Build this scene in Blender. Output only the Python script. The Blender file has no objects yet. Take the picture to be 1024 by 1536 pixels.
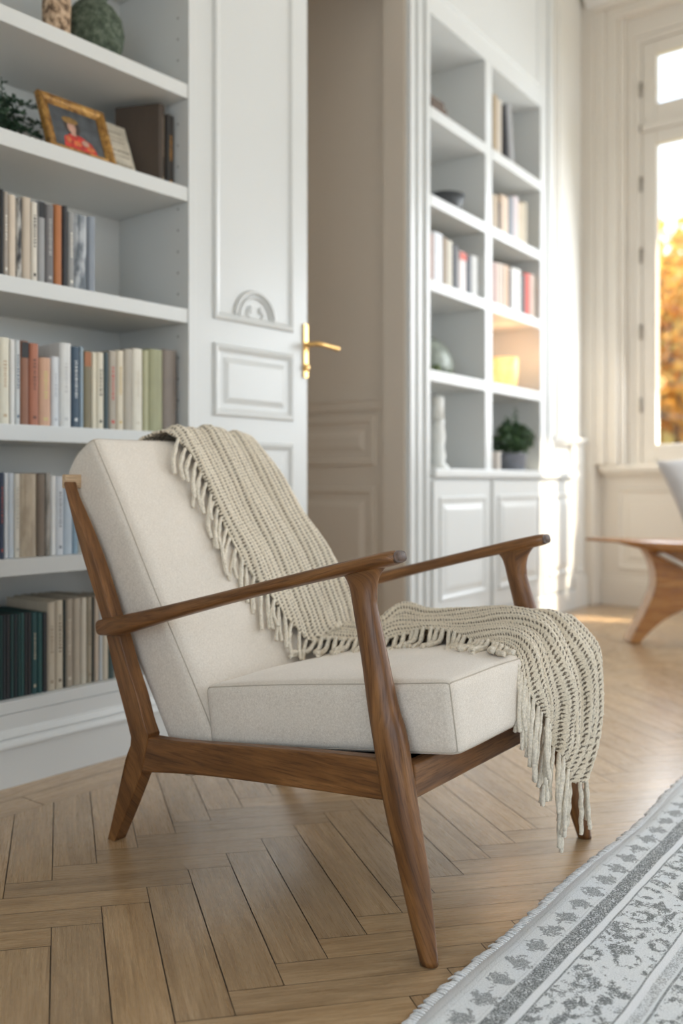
import bpy, bmesh, random
import numpy as np
from math import *
from mathutils import Vector, Matrix
random.seed(7); rng = np.random.default_rng(5)
sc = bpy.context.scene
C = sc.collection

# ------------------------------------------------------------------ surveying helpers (points measured on real planes)
F = 1396.; EYE = .76; TH = radians(39.2); HY = 722.
fw = np.array([cos(TH), sin(TH), 0]); rt = np.array([sin(TH), -cos(TH), 0]); up = np.array([0, 0, 1.]); O = np.array([0, 0, EYE])
def hit(px, py, p0, n):
    r = fw + rt*((px-512)/F) + up*((HY-py)/F); p0 = np.array(p0, float); n = np.array(n, float)
    return O + r*(np.dot(p0-O, n)/np.dot(r, n))
def fl(px, py, z=0): return hit(px, py, (0, 0, z), (0, 0, 1))
A0 = fl(643, 1447); B0 = fl(876, 1256)
cwv = B0-A0; WID = float(np.linalg.norm(cwv)); cwv = cwv/WID
cfv = np.array([cwv[1], -cwv[0], 0.])
CH_ROT = atan2(cfv[1], cfv[0])
def side(px, py, b=0.):                      # chair-local (forward, height) on its side plane at width b
    v = hit(px, py, A0+cwv*b, cwv)-A0
    return float(v@cfv), float(v[2])

# ------------------------------------------------------------------ object helpers
def link(name, me, mat=None, parent=None):
    o = bpy.data.objects.new(name, me); C.objects.link(o)
    if mat is not None:
        for m in (mat if isinstance(mat, (list, tuple)) else [mat]): me.materials.append(m)
    if parent is not None: o.parent = parent
    return o
def mesh(name, verts, faces, mat=None, parent=None, smooth=False, uv=None, midx=None):
    me = bpy.data.meshes.new(name)
    me.from_pydata([tuple(map(float, v)) for v in verts], [], [tuple(f) for f in faces])
    me.update()
    if smooth: me.polygons.foreach_set('use_smooth', [True]*len(me.polygons))
    o = link(name, me, mat, parent)
    if uv is not None:
        l = me.uv_layers.new(name='UVMap'); a = np.array(uv, float)
        idx = np.zeros(len(me.loops), int); me.loops.foreach_get('vertex_index', idx)
        l.data.foreach_set('uv', a[idx].ravel())
    if midx is not None: me.polygons.foreach_set('material_index', midx)
    return o
def empty(name, loc=(0, 0, 0), rz=0, label=None, cat=None, group=None, parent=None):
    o = bpy.data.objects.new(name, None); C.objects.link(o); o.location = loc; o.rotation_euler = (0, 0, rz)
    o.empty_display_size = .05
    if parent is not None: o.parent = parent
    tag(o, label, cat, group); return o
def tag(o, label=None, cat=None, group=None, kind=None):
    if label: o['label'] = label
    if cat: o['category'] = cat
    if group: o['group'] = group
    if kind: o['kind'] = kind
    return o
class MB:
    def __init__(s): s.v = []; s.f = []; s.m = []
    def add(s, vs, fs, mi=0):
        k = len(s.v); s.v += [tuple(map(float, v)) for v in vs]
        for f in fs: s.f.append(tuple(k+i for i in f)); s.m.append(mi)
        return s
    def box(s, x0, x1, y0, y1, z0, z1, mi=0):
        vs = [(x0, y0, z0), (x1, y0, z0), (x1, y1, z0), (x0, y1, z0), (x0, y0, z1), (x1, y0, z1), (x1, y1, z1), (x0, y1, z1)]
        return s.add(vs, [(3, 2, 1, 0), (4, 5, 6, 7), (0, 1, 5, 4), (1, 2, 6, 5), (2, 3, 7, 6), (3, 0, 4, 7)], mi)
    def frame(s, o, ux, uz, un, w, h, prof, mi=0, fill=True):
        """moulded rectangle: prof = [(inset, height)...]; o is the lower left corner, un points to the viewer"""
        o, ux, uz, un = [np.array(q, float) for q in (o, ux, uz, un)]
        vs = []
        for ins, ht in prof:
            for (a, b) in ((ins, ins), (w-ins, ins), (w-ins, h-ins), (ins, h-ins)): vs.append(o+ux*a+uz*b+un*ht)
        fs = []
        for i in range(len(prof)-1):
            for k in range(4):
                k2 = (k+1) % 4; fs.append((i*4+k, i*4+k2, i*4+4+k2, i*4+4+k))
        if fill: n = (len(prof)-1)*4; fs.append((n, n+1, n+2, n+3))
        if np.dot(np.cross(ux, uz), un) < 0: fs = [tuple(reversed(f)) for f in fs]
        return s.add(vs, fs, mi)
    def lathe(s, prof, n=32, cx=0, cy=0, mi=0):
        vs = []; fs = []
        for r, z in prof:
            for k in range(n): a = 2*pi*k/n; vs.append((cx+r*cos(a), cy+r*sin(a), z))
        for i in range(len(prof)-1):
            for k in range(n): k2 = (k+1) % n; fs.append((i*n+k, i*n+k2, i*n+n+k2, i*n+n+k))
        fs.append(tuple(reversed(range(n)))); fs.append(tuple(range((len(prof)-1)*n, len(prof)*n)))
        return s.add(vs, fs, mi)
    def build(s, name, mat, parent=None, smooth=False, bevel=0, seg=2, loc=None):
        o = mesh(name, s.v, s.f, mat, parent, smooth, midx=s.m if isinstance(mat, (list, tuple)) else None)
        if bevel:
            b = o.modifiers.new('bevel', 'BEVEL'); b.width = bevel; b.segments = seg; b.limit_method = 'ANGLE'; b.angle_limit = radians(40)
        if loc is not None: o.location = loc
        return o
def catmull(P, n, ends=True):
    P = np.array(P, float); k = len(P); out = []
    T = np.linspace(0, k-1, n)
    for t in T:
        i = min(int(t), k-2); u = t-i
        p1, p2 = P[i], P[i+1]; p0 = P[i-1] if i > 0 else 2*p1-p2; p3 = P[i+2] if i+2 < k else 2*p2-p1
        out.append(.5*((2*p1)+(-p0+p2)*u+(2*p0-5*p1+4*p2-p3)*u*u+(-p0+3*p1-3*p2+p3)*u**3))
    return np.array(out)
def sweep_data(pts, rad, ref=(0, 1, 0), nseg=40, nr=20, expo=2.0, cap=True, round_end=True, vfix=None):
    """pts Nx3; rad Nx2 (across = ref direction, other = normal); returns verts, faces, uv(along, around)"""
    R = np.array([r if np.ndim(r) else (r, r) for r in rad], float)
    D = catmull(np.hstack([np.array(pts, float), R]), nseg)
    P = D[:, :3]; R = D[:, 3:]
    T = np.gradient(P, axis=0); T /= np.linalg.norm(T, axis=1)[:, None]
    ref = np.array(ref, float)
    s = np.concatenate([[0], np.cumsum(np.linalg.norm(np.diff(P, axis=0), axis=1))])
    if round_end:
        for e, sg in ((0, 1), (-1, -1)):
            L = min(R[e].min()*.35, .006)
            for i in range(nseg):
                d = s[i] if e == 0 else s[-1]-s[i]
        # short chamfer rings
        P = np.vstack([P[:1], P[:1]+T[:1]*min(R[0].min()*.3, .004), P[1:-1], P[-1:]-T[-1:]*min(R[-1].min()*.3, .004), P[-1:]])
        T = np.vstack([T[:1], T[:1], T[1:-1], T[-1:], T[-1:]])
        R = np.vstack([R[:1]*.8, R[:1], R[1:-1], R[-1:], R[-1:]*.8])
        s = np.concatenate([[0], np.cumsum(np.linalg.norm(np.diff(P, axis=0), axis=1))])
    vs = []; uv = []
    for i in range(len(P)):
        u = ref-T[i]*np.dot(ref, T[i]); u /= np.linalg.norm(u); v = np.cross(T[i], u)
        if vfix is not None:
            u = ref; v = np.array(vfix(P[i]), float)
        for k in range(nr):
            a = 2*pi*k/nr; ca, sa = cos(a), sin(a)
            ca = copysign(abs(ca)**(2/expo), ca); sa = copysign(abs(sa)**(2/expo), sa)
            vs.append(P[i]+u*R[i, 0]*ca+v*R[i, 1]*sa); uv.append((s[i], R[i].mean()*a))
    fs = []
    for i in range(len(P)-1):
        for k in range(nr): k2 = (k+1) % nr; fs.append((i*nr+k, i*nr+k2, i*nr+nr+k2, i*nr+nr+k))
    if cap: fs.append(tuple(reversed(range(nr)))); fs.append(tuple(range((len(P)-1)*nr, len(P)*nr)))
    return vs, fs, uv
def sweep(name, pts, rad, mat, parent=None, **k):
    v, f, uv = sweep_data(pts, rad, **k)
    return mesh(name, v, f, mat, parent, True, uv)

# ------------------------------------------------------------------ materials
class NT:
    def __init__(s, name):
        s.m = bpy.data.materials.new(name); s.m.use_nodes = True; s.t = s.m.node_tree; s.n = s.t.nodes; s.l = s.t.links
        s.b = s.n['Principled BSDF']
    def node(s, t, **k):
        n = s.n.new(t)
        for a, v in k.items():
            if a in n.inputs: s.put(n.inputs[a], v)
            else: setattr(n, a, v)
        return n
    def put(s, inp, v):
        if isinstance(v, bpy.types.NodeSocket): s.l.new(v, inp)
        else: inp.default_value = v
    def math(s, op, a, b=None, c=None, clamp=False):
        n = s.n.new('ShaderNodeMath'); n.operation = op; n.use_clamp = clamp
        for i, x in enumerate((a, b, c)):
            if x is not None: s.put(n.inputs[i], x)
        return n.outputs[0]
    def ramp(s, fac, stops, interp='LINEAR'):
        n = s.n.new('ShaderNodeValToRGB'); n.color_ramp.interpolation = interp; e = n.color_ramp.elements
        while len(e) < len(stops): e.new(.5)
        for q, (p, c) in zip(e, stops): q.position = p; q.color = (*c, 1) if len(c) == 3 else c
        s.l.new(fac, n.inputs[0]); return n.outputs[0]
    def noise(s, vec, scale, detail=3, rough=.5, dist=0):
        n = s.n.new('ShaderNodeTexNoise'); s.l.new(vec, n.inputs['Vector'])
        n.inputs['Scale'].default_value = scale; n.inputs['Detail'].default_value = detail; n.inputs['Roughness'].default_value = rough; n.inputs['Distortion'].default_value = dist
        return n.outputs['Fac']
    def mapping(s, vec, scale=(1, 1, 1), loc=(0, 0, 0)):
        n = s.n.new('ShaderNodeMapping'); s.l.new(vec, n.inputs[0]); n.inputs['Scale'].default_value = scale; n.inputs['Location'].default_value = loc
        return n.outputs[0]
    def coord(s, w='Object'): return s.n.new('ShaderNodeTexCoord').outputs[w]
    def mix(s, fac, a, b, mode='MIX'):
        n = s.n.new('ShaderNodeMix'); n.data_type = 'RGBA'; n.blend_type = mode
        s.put(n.inputs[0], fac); s.put(n.inputs[6], (*a, 1) if isinstance(a, tuple) and len(a) == 3 else a); s.put(n.inputs[7], (*b, 1) if isinstance(b, tuple) and len(b) == 3 else b)
        return n.outputs[2]
    def bump(s, h, strength=.3, dist=.001):
        n = s.n.new('ShaderNodeBump'); n.inputs['Strength'].default_value = strength; n.inputs['Distance'].default_value = dist
        s.l.new(h, n.inputs['Height']); s.l.new(n.outputs[0], s.b.inputs['Normal'])
    def col(s, c): s.put(s.b.inputs['Base Color'], (*c, 1) if isinstance(c, tuple) else c)
    def set(s, **k):
        for a, v in k.items(): s.put(s.b.inputs[a.replace('_', ' ')], v)
        return s
def flat(name, c, rough=.5, var=.04, scale=30, **k):
    t = NT(name); co = t.coord()
    f = t.noise(co, scale, 3)
    c2 = tuple(max(0, x*(1-var*2)) for x in c); c3 = tuple(min(1, x*(1+var)) for x in c)
    t.col(t.ramp(f, [(.3, c2), (.7, c3)])); t.set(Roughness=rough, **k)
    return t.m
def paint(name, c, rough=.35):
    t = NT(name); co = t.coord()
    f = t.noise(co, 2.2, 3); t.col(t.ramp(f, [(.3, tuple(x*.97 for x in c)), (.7, c)]))
    t.set(Roughness=rough); t.bump(t.noise(co, 90, 3), .06, .002); return t.m
def wood(name, dark, mid, light, rough=.38, uvs=True):
    t = NT(name); co = t.coord('UV') if uvs else t.coord()
    m = t.mapping(co, (3.2, 26, 26)); g = t.noise(m, 1.6, 6, .6, .9)
    m2 = t.mapping(co, (14, 260, 260)); g2 = t.noise(m2, 1.2, 3, .6, .2)
    c = t.ramp(g, [(.28, dark), (.5, mid), (.72, light)])
    pores = t.ramp(g2, [(.36, (.35, .32, .3)), (.5, (1, 1, 1))])
    c = t.mix(.55, c, pores, 'MULTIPLY')
    big = t.noise(t.mapping(co, (2.5, 6, 6)), 1., 2); c = t.mix(.5, c, t.ramp(big, [(.3, (.72, .68, .64)), (.7, (1.12, 1.12, 1.1))]), 'MULTIPLY')
    t.col(c); t.set(Roughness=t.ramp(g2, [(.3, (rough+.2,)*3), (.6, (rough,)*3)])); t.bump(g2, .12, .0006)
    return t.m
def fabric(name, c, dk):
    t = NT(name); co = t.coord()
    w = []
    for ax in ((1, 0, 0), (0, 1, 0), (0, 0, 1)):
        pass
    n1 = t.noise(t.mapping(co, (900, 240, 900)), 1, 3, .6); n2 = t.noise(t.mapping(co, (240, 900, 240)), 1, 3, .6)
    n3 = t.noise(co, 900, 2, .6)
    s = t.math('ADD', t.math('ADD', n1, n2), n3); s = t.math('MULTIPLY', s, .3333)
    cc = t.ramp(s, [(.36, dk), (.5, tuple((a+b)/2 for a, b in zip(c, dk))), (.62, c)])
    big = t.noise(co, 9, 2); cc = t.mix(.6, cc, t.ramp(big, [(.3, (.93, .93, .92)), (.7, (1.03, 1.03, 1.03))]), 'MULTIPLY')
    t.col(cc); t.set(Roughness=.92, Sheen_Weight=.25, Sheen_Roughness=.5); t.bump(s, .5, .0012)
    return t.m
M = {}
M['white'] = paint('white_paint', (.64, .65, .635), .34)
M['wall'] = paint('wall_paint', (.72, .70, .655), .55)
M['winpaint'] = paint('window_wall_paint', (.72, .67, .595), .45)
M['greige'] = paint('greige_paint', (.73, .655, .56), .5)
M['ceil'] = paint('ceiling_paint', (.78, .76, .72), .7)
M['walnut'] = wood('walnut', (.088, .034, .010), (.190, .080, .024), (.320, .150, .050), .31)
M['lightwood'] = wood('pale_wood', (.45, .30, .18), (.60, .43, .27), (.70, .53, .35), .5)
M['endgrain'] = flat('end_grain', (.085, .042, .022), .6, .3, 120)
M['honey'] = wood('honey_wood', (.23, .085, .018), (.40, .165, .038), (.54, .26, .075), .20, False)
M['linen'] = fabric('linen', (.86, .79, .70), (.58, .51, .43))
M['greyfab'] = fabric('grey_fabric', (.62, .59, .57), (.45, .43, .42))
M['seam'] = flat('seam_thread', (.50, .44, .36), .9)
M['black'] = flat('black_webbing', (.012, .012, .014), .8)
M['brass'] = flat('brass', (.72, .45, .17), .28, .03, Metallic=1.0)
M['steel'] = flat('hinge_metal', (.32, .29, .25), .4, .03, Metallic=.8)
M['yarn'] = flat('cream_yarn', (.76, .69, .57), .95, .12, 260)
M['paper'] = flat('paper', (.70, .65, .54), .9, .08, 90)
M['hole'] = flat('peg_hole', (.10, .09, .08), .8)
t = NT('glass'); t.n.remove(t.b); tr = t.n.new('ShaderNodeBsdfTransparent'); gl = t.n.new('ShaderNodeBsdfGlossy'); gl.inputs['Roughness'].default_value = .02
mx = t.n.new('ShaderNodeMixShader'); mx.inputs[0].default_value = .05
t.l.new(tr.outputs[0], mx.inputs[1]); t.l.new(gl.outputs[0], mx.inputs[2]); t.l.new(mx.outputs[0], t.n['Material Output'].inputs[0]); M['glass'] = t.m

# oak planks: per-plank tone attribute + UV grain
t = NT('oak_planks'); uv = t.coord('UV'); at = t.n.new('ShaderNodeAttribute'); at.attribute_name = 'tone'
r1 = at.outputs['Fac']
off = t.n.new('ShaderNodeCombineXYZ'); t.l.new(t.math('MULTIPLY', r1, 37.), off.inputs[0]); t.l.new(t.math('MULTIPLY', r1, 91.), off.inputs[1]); t.l.new(t.math('MULTIPLY', r1, 53.), off.inputs[2])
va = t.n.new('ShaderNodeVectorMath'); va.operation = 'ADD'; t.l.new(uv, va.inputs[0]); t.l.new(off.outputs[0], va.inputs[1]); vv = va.outputs[0]
g1 = t.noise(t.mapping(vv, (2.2, 22, 1)), 1.5, 5, .6, 1.4)
wv = t.n.new('ShaderNodeTexWave'); wv.wave_type = 'BANDS'; wv.bands_direction = 'Y'; wv.wave_profile = 'SAW'
t.l.new(t.mapping(vv, (2.2, 30, 1)), wv.inputs['Vector']); wv.inputs['Scale'].default_value = 1.1; wv.inputs['Distortion'].default_value = 9; wv.inputs['Detail'].default_value = 3; wv.inputs['Detail Scale'].default_value = .7
g3 = t.noise(t.mapping(vv, (16, 420, 1)), 1., 3, .6)
c = t.ramp(g1, [(.25, (.31, .20, .105)), (.5, (.42, .285, .158)), (.75, (.53, .375, .222))])
c = t.mix(.28, c, t.ramp(wv.outputs['Fac'], [(.0, (.62, .58, .53)), (.5, (1, 1, 1)), (1., (1.05, 1.05, 1.05))]), 'MULTIPLY')
c = t.mix(.35, c, t.ramp(g3, [(.35, (.55, .5, .45)), (.52, (1, 1, 1))]), 'MULTIPLY')
c = t.mix(1., c, t.ramp(r1, [(0., (.86, .85, .85)), (.5, (1, .98, .95)), (1., (1.12, 1.08, 1.02))]), 'MULTIPLY')
t.col(c); t.set(Roughness=t.ramp(g3, [(.3, (.42,)*3), (.6, (.26,)*3)])); t.bump(g3, .10, .0006); t.set(Coat_Weight=.55, Coat_Roughness=.22); M['oak'] = t.m
M['gap'] = flat('plank_gap', (.055, .035, .022), .8)

# knitted throw: UV metres, y = across the rows
t = NT('knitted_throw'); uv = t.coord('UV'); sx = t.n.new('ShaderNodeSeparateXYZ'); t.l.new(uv, sx.inputs[0]); u_, v_ = sx.outputs[0], sx.outputs[1]
nz = t.noise(t.mapping(uv, (60, 60, 1)), 1, 2)
PER = .0150
ph = t.math('MULTIPLY', t.math('ADD', v_, t.math('MULTIPLY', nz, .0022)), 2*pi/PER)
rowc = t.math('COSINE', ph)                      # dark gutter once per row
alt = t.math('SINE', t.math('ADD', t.math('MULTIPLY', u_, 2*pi/.0082), t.math('MULTIPLY', ph, .5)))
fine = t.noise(t.mapping(uv, (420, 420, 1)), 1, 3, .7)
spk = t.noise(t.mapping(uv, (300, 380, 1)), 1, 3, .65)
k = t.math('ADD', t.math('MULTIPLY', rowc, .46), t.math('MULTIPLY', alt, .42)); k = t.math('ADD', k, t.math('MULTIPLY', t.math('SUBTRACT', spk, .5), 3.2))
dark = t.ramp(k, [(.20, (0, 0, 0)), (.55, (1, 1, 1))])
tone = t.noise(t.mapping(uv, (1.2, 26, 1)), 1, 3)
base = t.ramp(fine, [(.3, (.56, .475, .355)), (.6, (.86, .77, .615))])
dk = t.ramp(tone, [(.35, (.10, .073, .046)), (.65, (.22, .17, .115))])
t.col(t.mix(dark, base, dk)); t.set(Roughness=.95, Sheen_Weight=.2)
hh = t.math('SUBTRACT', t.math('MULTIPLY', fine, .5), t.math('MULTIPLY', dark, .8)); t.bump(hh, .8, .0025); M['knit'] = t.m

# rug: object coords, y = distance inwards from the fringed edge (negative local y)
t = NT('rug_weave'); co = t.coord(); sx = t.n.new('ShaderNodeSeparateXYZ'); t.l.new(co, sx.inputs[0]); X = sx.outputs[0]; Y = t.math('MULTIPLY', sx.outputs[1], -1.)
wob = t.math('MULTIPLY', t.math('SUBTRACT', t.noise(co, 9, 2), .5), .006); Yw = t.math('ADD', Y, wob)
def band(a, b, s=.0015):
    n1 = t.n.new('ShaderNodeMapRange'); n1.interpolation_type = 'SMOOTHSTEP'; t.l.new(Yw, n1.inputs[0]); n1.inputs[1].default_value = a-s; n1.inputs[2].default_value = a+s
    n2 = t.n.new('ShaderNodeMapRange'); n2.interpolation_type = 'SMOOTHSTEP'; t.l.new(Yw, n2.inputs[0]); n2.inputs[1].default_value = b-s; n2.inputs[2].default_value = b+s
    return t.math('MULTIPLY', n1.outputs[0], t.math('SUBTRACT', 1., n2.outputs[0]))
spk = t.noise(t.mapping(co, (420, 300, 1)), 1, 3, .75)
blob = t.noise(t.mapping(co, (85, 85, 1)), 1, 3, .65, .6)
mid = t.noise(t.mapping(co, (24, 24, 1)), 1, 3, .6, 1.2)
big = t.noise(t.mapping(co, (9, 9, 1)), 1, 2, .5)
# small motifs repeating along the border
mp = t.math('SUBTRACT', t.math('FRACT', t.math('DIVIDE', X, .062)), .5); my = t.math('DIVIDE', t.math('SUBTRACT', Yw, .047), .024)
dd = t.math('ADD', t.math('ABSOLUTE', t.math('MULTIPLY', mp, 2.6)), t.math('ABSOLUTE', my))
mot = t.math('LESS_THAN', t.math('ADD', dd, t.math('MULTIPLY', t.math('SUBTRACT', blob, .5), 3.4)), .95)
mot = t.math('MULTIPLY', mot, t.math('GREATER_THAN', spk, .43))
dband = t.math('MULTIPLY', band(.073, .101), t.math('LESS_THAN', spk, t.math('ADD', .33, t.math('MULTIPLY', blob, .46))))
# field of worn flowers and scrolls
vor = t.n.new('ShaderNodeTexVoronoi'); vor.feature = 'SMOOTH_F1'; t.l.new(t.mapping(co, (14, 17, 1)), vor.inputs['Vector']); vor.inputs['Scale'].default_value = 1.; vor.inputs['Smoothness'].default_value = .3
ring = t.math('SINE', t.math('MULTIPLY', t.math('ADD', vor.outputs['Distance'], t.math('MULTIPLY', mid, .35)), 17.))
fieldv = t.math('ADD', t.math('MULTIPLY', ring, .13), t.math('ADD', t.math('MULTIPLY', blob, .9), t.math('MULTIPLY', mid, .75)))
thr = t.math('ADD', t.math('MULTIPLY', spk, 1.0), t.math('MULTIPLY', big, .25))
fieldm = t.math('GREATER_THAN', t.math('SUBTRACT', fieldv, t.math('MULTIPLY', thr, .80)), .385)
field = t.math('MULTIPLY', fieldm, t.math('ADD', t.math('ADD', band(.117, .221), band(.262, .44)), band(.5, .9)))
thinb = t.math('MULTIPLY', band(.236, .252), t.math('LESS_THAN', spk, t.math('ADD', .28, t.math('MULTIPLY', blob, .42))))
lines = t.math('ADD', t.math('ADD', band(.1135, .1165, .0008), band(.2215, .2245, .0008)), t.math('ADD', band(.2565, .2605, .0008), band(.44, .444)))
pale = t.math('ADD', t.math('ADD', band(.012, .014, .001), band(.021, .0225, .001)), band(.0665, .0685, .001))
D = t.math('ADD', t.math('ADD', t.math('MULTIPLY', mot, .75), t.math('MULTIPLY', dband, .95)), t.math('ADD', t.math('MULTIPLY', field, .9), t.math('ADD', t.math('MULTIPLY', thinb, .6), t.math('MULTIPLY', lines, .8))), None)
D = t.math('ADD', D, t.math('MULTIPLY', pale, .18), None, True)
wt = t.ramp(spk, [(.3, (.62, .645, .655)), (.6, (.82, .845, .86))])
wt = t.mix(.5, wt, t.ramp(big, [(.35, (.94, .95, .97)), (.65, (1, .985, .95))]), 'MULTIPLY')
stripe = t.math('ADD', band(.102, .113), t.math('ADD', band(.2245, .236), band(0., .01)))
wt = t.mix(t.math('MULTIPLY', stripe, .6), wt, (.86, .87, .89))
D = t.math('MULTIPLY', D, t.ramp(t.noise(t.mapping(co, (330, 300, 1)), 1, 3, .8), [(.40, (.25, .25, .25)), (.50, (1, 1, 1))]))
t.col(t.mix(D, wt, t.ramp(blob, [(.3, (.035, .045, .042)), (.7, (.10, .11, .105))]))); t.set(Roughness=.95, Sheen_Weight=.15)
t.bump(t.math('ADD', spk, t.math('MULTIPLY', D, -.4)), .7, .003); M['rug'] = t.m
M['rugfringe'] = flat('rug_fringe', (.78, .79, .80), .95, .08, 200)

# ------------------------------------------------------------------ setting: floor
def clip_poly(P, x0, x1, y0, y1):
    for ax, lim, sg in ((0, x0, 1), (0, x1, -1), (1, y0, 1), (1, y1, -1)):
        Q = []
        for i in range(len(P)):
            a, b = P[i], P[(i+1) % len(P)]; da = (a[ax]-lim)*sg; db = (b[ax]-lim)*sg
            if da >= 0: Q.append(a)
            if (da >= 0) != (db >= 0): s_ = da/(da-db); Q.append(tuple(a[j]+(b[j]-a[j])*s_ for j in range(len(a))))
        P = Q
        if len(P) < 3: return []
    return P
def make_floor():
    e2 = np.array([.0364, .0540]); e1 = np.array([.0656, -.0540]); org = np.array([1.033, .953])
    NV, NH = 7, 4; per = NV+NH
    A_ = np.array([e1, e2]).T; Ai = np.linalg.inv(A_)
    x0, x1, y0, y1 = -1.2, 5.62, -2.6, 1.92
    vs = []; fs = []; uvs = []; tone = []; mi = []
    cor = [Ai@(np.array(p)-org) for p in ((x0, y0), (x1, y0), (x1, y1), (x0, y1))]
    I0, I1 = int(min(c[0] for c in cor))-9, int(max(c[0] for c in cor))+9; J0, J1 = int(min(c[1] for c in cor))-9, int(max(c[1] for c in cor))+9
    g = .0011
    def put(P, t_):
        k = len(vs)
        for (x, y, a, b) in P: vs.append((x, y, 0)); uvs.append((a, b))
        fs.append(tuple(range(k, k+len(P)))); tone.append(t_); mi.append(0)
    def quad(u0, u1, v0, v1, along):
        d1 = e1/np.linalg.norm(e1); d2 = e2/np.linalg.norm(e2); t_ = random.random()
        gg = g if along else g*.45; s1 = gg/np.linalg.norm(e1); s2 = gg/np.linalg.norm(e2)
        P = []
        for (u, v) in ((u0+s1, v0+s2), (u1-s1, v0+s2), (u1-s1, v1-s2), (u0+s1, v1-s2)):
            p = org+e1*u+e2*v
            l1, l2 = (u-u0)*np.linalg.norm(e1), (v-v0)*np.linalg.norm(e2)
            P.append((p[0], p[1], l1, l2) if along == 0 else (p[0], p[1], l2, l1))
        P = clip_poly(P, x0, x1, y0, y1)
        if P: put(P, t_)
    for j in range(J0, J1):
        for i in range(I0, I1):
            k_ = (i-j) % per
            p = org+e1*i+e2*j
            if p[0] < x0-.8 or p[0] > x1+.8 or p[1] < y0-.8 or p[1] > y1+.8: continue
            if k_ == 0: quad(i, i+NH, j, j+1, 0)
            if k_ == per-1: quad(i, i+1, j, j+NV, 1)
    # border boards along the bookcase wall, and the passage beyond
    for (ya, yb) in ((1.92, 2.015), (2.015, 2.11)):
        x = x0-random.random()
        while x < x1:
            L = 1.1+random.random()*.8; P = clip_poly([(x+g, ya+g, 0, 0), (x+L-g, ya+g, L, 0), (x+L-g, yb-g, L, .09), (x+g, yb-g, 0, .09)], x0, x1, y0, 9)
            if P: put(P, random.random())
            x += L
    y = 2.11
    while y < 4.3:
        x = x0-random.random()*1.5
        while x < x1:
            L = 1.1+random.random()*.8; P = clip_poly([(x+g, y+g, 0, 0), (x+L-g, y+g, L, 0), (x+L-g, y+.09-g, L, .09), (x+g, y+.09-g, 0, .09)], x0, x1, y0, 9)
            if P: put(P, random.random())
            x += L
        y += .09
    k = len(vs); vs.extend([(x0, y0, -.0012), (x1, y0, -.0012), (x1, 4.4, -.0012), (x0, 4.4, -.0012)]); uvs.extend([(0, 0)]*4); fs.append((k, k+1, k+2, k+3)); tone.append(0); mi.append(1)
    k = len(vs); vs.extend([(x0, y0, -.03), (x1, y0, -.03), (x1, 4.4, -.03), (x0, 4.4, -.03)]); uvs.extend([(0, 0)]*4); fs.append((k+3, k+2, k+1, k)); tone.append(0); mi.append(1)
    o = mesh('floor', vs, fs, [M['oak'], M['gap']], None, False, uvs, mi)
    a = o.data.attributes.new('tone', 'FLOAT', 'FACE'); a.data.foreach_set('value', tone)
    tag(o, 'pale oak parquet floor laid in a herringbone pattern', 'floor', kind='structure')
make_floor()

# ------------------------------------------------------------------ setting: walls, ceiling, door, passage
def st(o, label, cat): return tag(o, label, cat, kind='structure')
XL, XW, YB, ZC = -1.2, 5.37, 2.455, 3.78
st(MB().box(XL-.12, XW+.5, -2.6, 4.4, ZC, ZC+.12).build('ceiling', M['ceil']), 'plain off white ceiling', 'ceiling')
w = MB().box(XL, 1.893, YB, YB+.12, 0, ZC)
st(w.build('wall_left', M['wall']), 'white wall behind the left bookcase', 'wall')
w = MB().box(1.893, 2.413, 2.118, 2.24, 2.86, ZC).box(2.413, 3.222, 2.27, 2.39, 2.86, ZC).box(1.866, 1.893, 2.118, YB, 0, ZC).box(1.893, 1.93, 2.165, 2.6, 0, ZC)
st(w.build('wall_over_doorway', M['wall']), 'white wall and lining above the double doorway', 'wall')
st(MB().box(XL-.1, XL, -2.6, -2.3, 0, ZC).box(XL-.1, XL, .9, YB, 0, ZC).box(XL-.1, XL, -2.3, .9, 2.25, ZC).box(XL-.1, XL, -2.3, .9, 0, .35).build('wall_side', M['wall']), 'unseen white side wall left of the camera, its opening added for fill light', 'wall')  # unseen wall put in to cut light from the left; opening lets fill in
w = MB().box(XL-.1, 1.2, -2.7, -2.6, 0, ZC).box(1.2, XW+.25, -2.7, -2.6, 2.45, ZC).box(1.2, XW+.25, -2.7, -2.6, 0, .5)
st(w.build('wall_behind', M['wall']), 'unseen white wall behind the camera, its wide opening shaped for the daylight', 'wall')  # unseen wall, opening shaped to steer sky light and sun
# passage beyond
w = MB().box(1.93, 5.0, 4.2, 4.3, 0, ZC).box(1.85, 1.93, 2.6, 4.3, 0, ZC)
st(w.build('wall_passage', M['greige']), 'shaded greige wall at the end of the passage', 'wall')
w = MB().box(3.235, 3.32, 2.385, 4.2, 0, ZC).box(3.205, 3.32, 2.272, 2.385, 0, ZC)
PR = [(0, 0), (.004, .012), (.022, .014), (.030, .004), (.034, .004)]
w.box(3.221, 3.235, 2.385, 4.2, 1.075, 1.115).box(3.213, 3.235, 2.385, 4.2, 1.115, 1.13)
RP = PR+[(.06, .004), (.085, .012)]
for ya, yb in ((2.445, 3.05), (3.15, 3.75)):
    for za, zb in ((.83, 1.045), (.13, .735)):
        w.frame((3.235, yb, za), (0, -1, 0), (0, 0, 1), (-1, 0, 0), yb-ya, zb-za, RP)
st(w.build('wall_right_of_passage', M['greige']), 'shaded panelled greige wall inside the doorway', 'wall')

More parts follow.
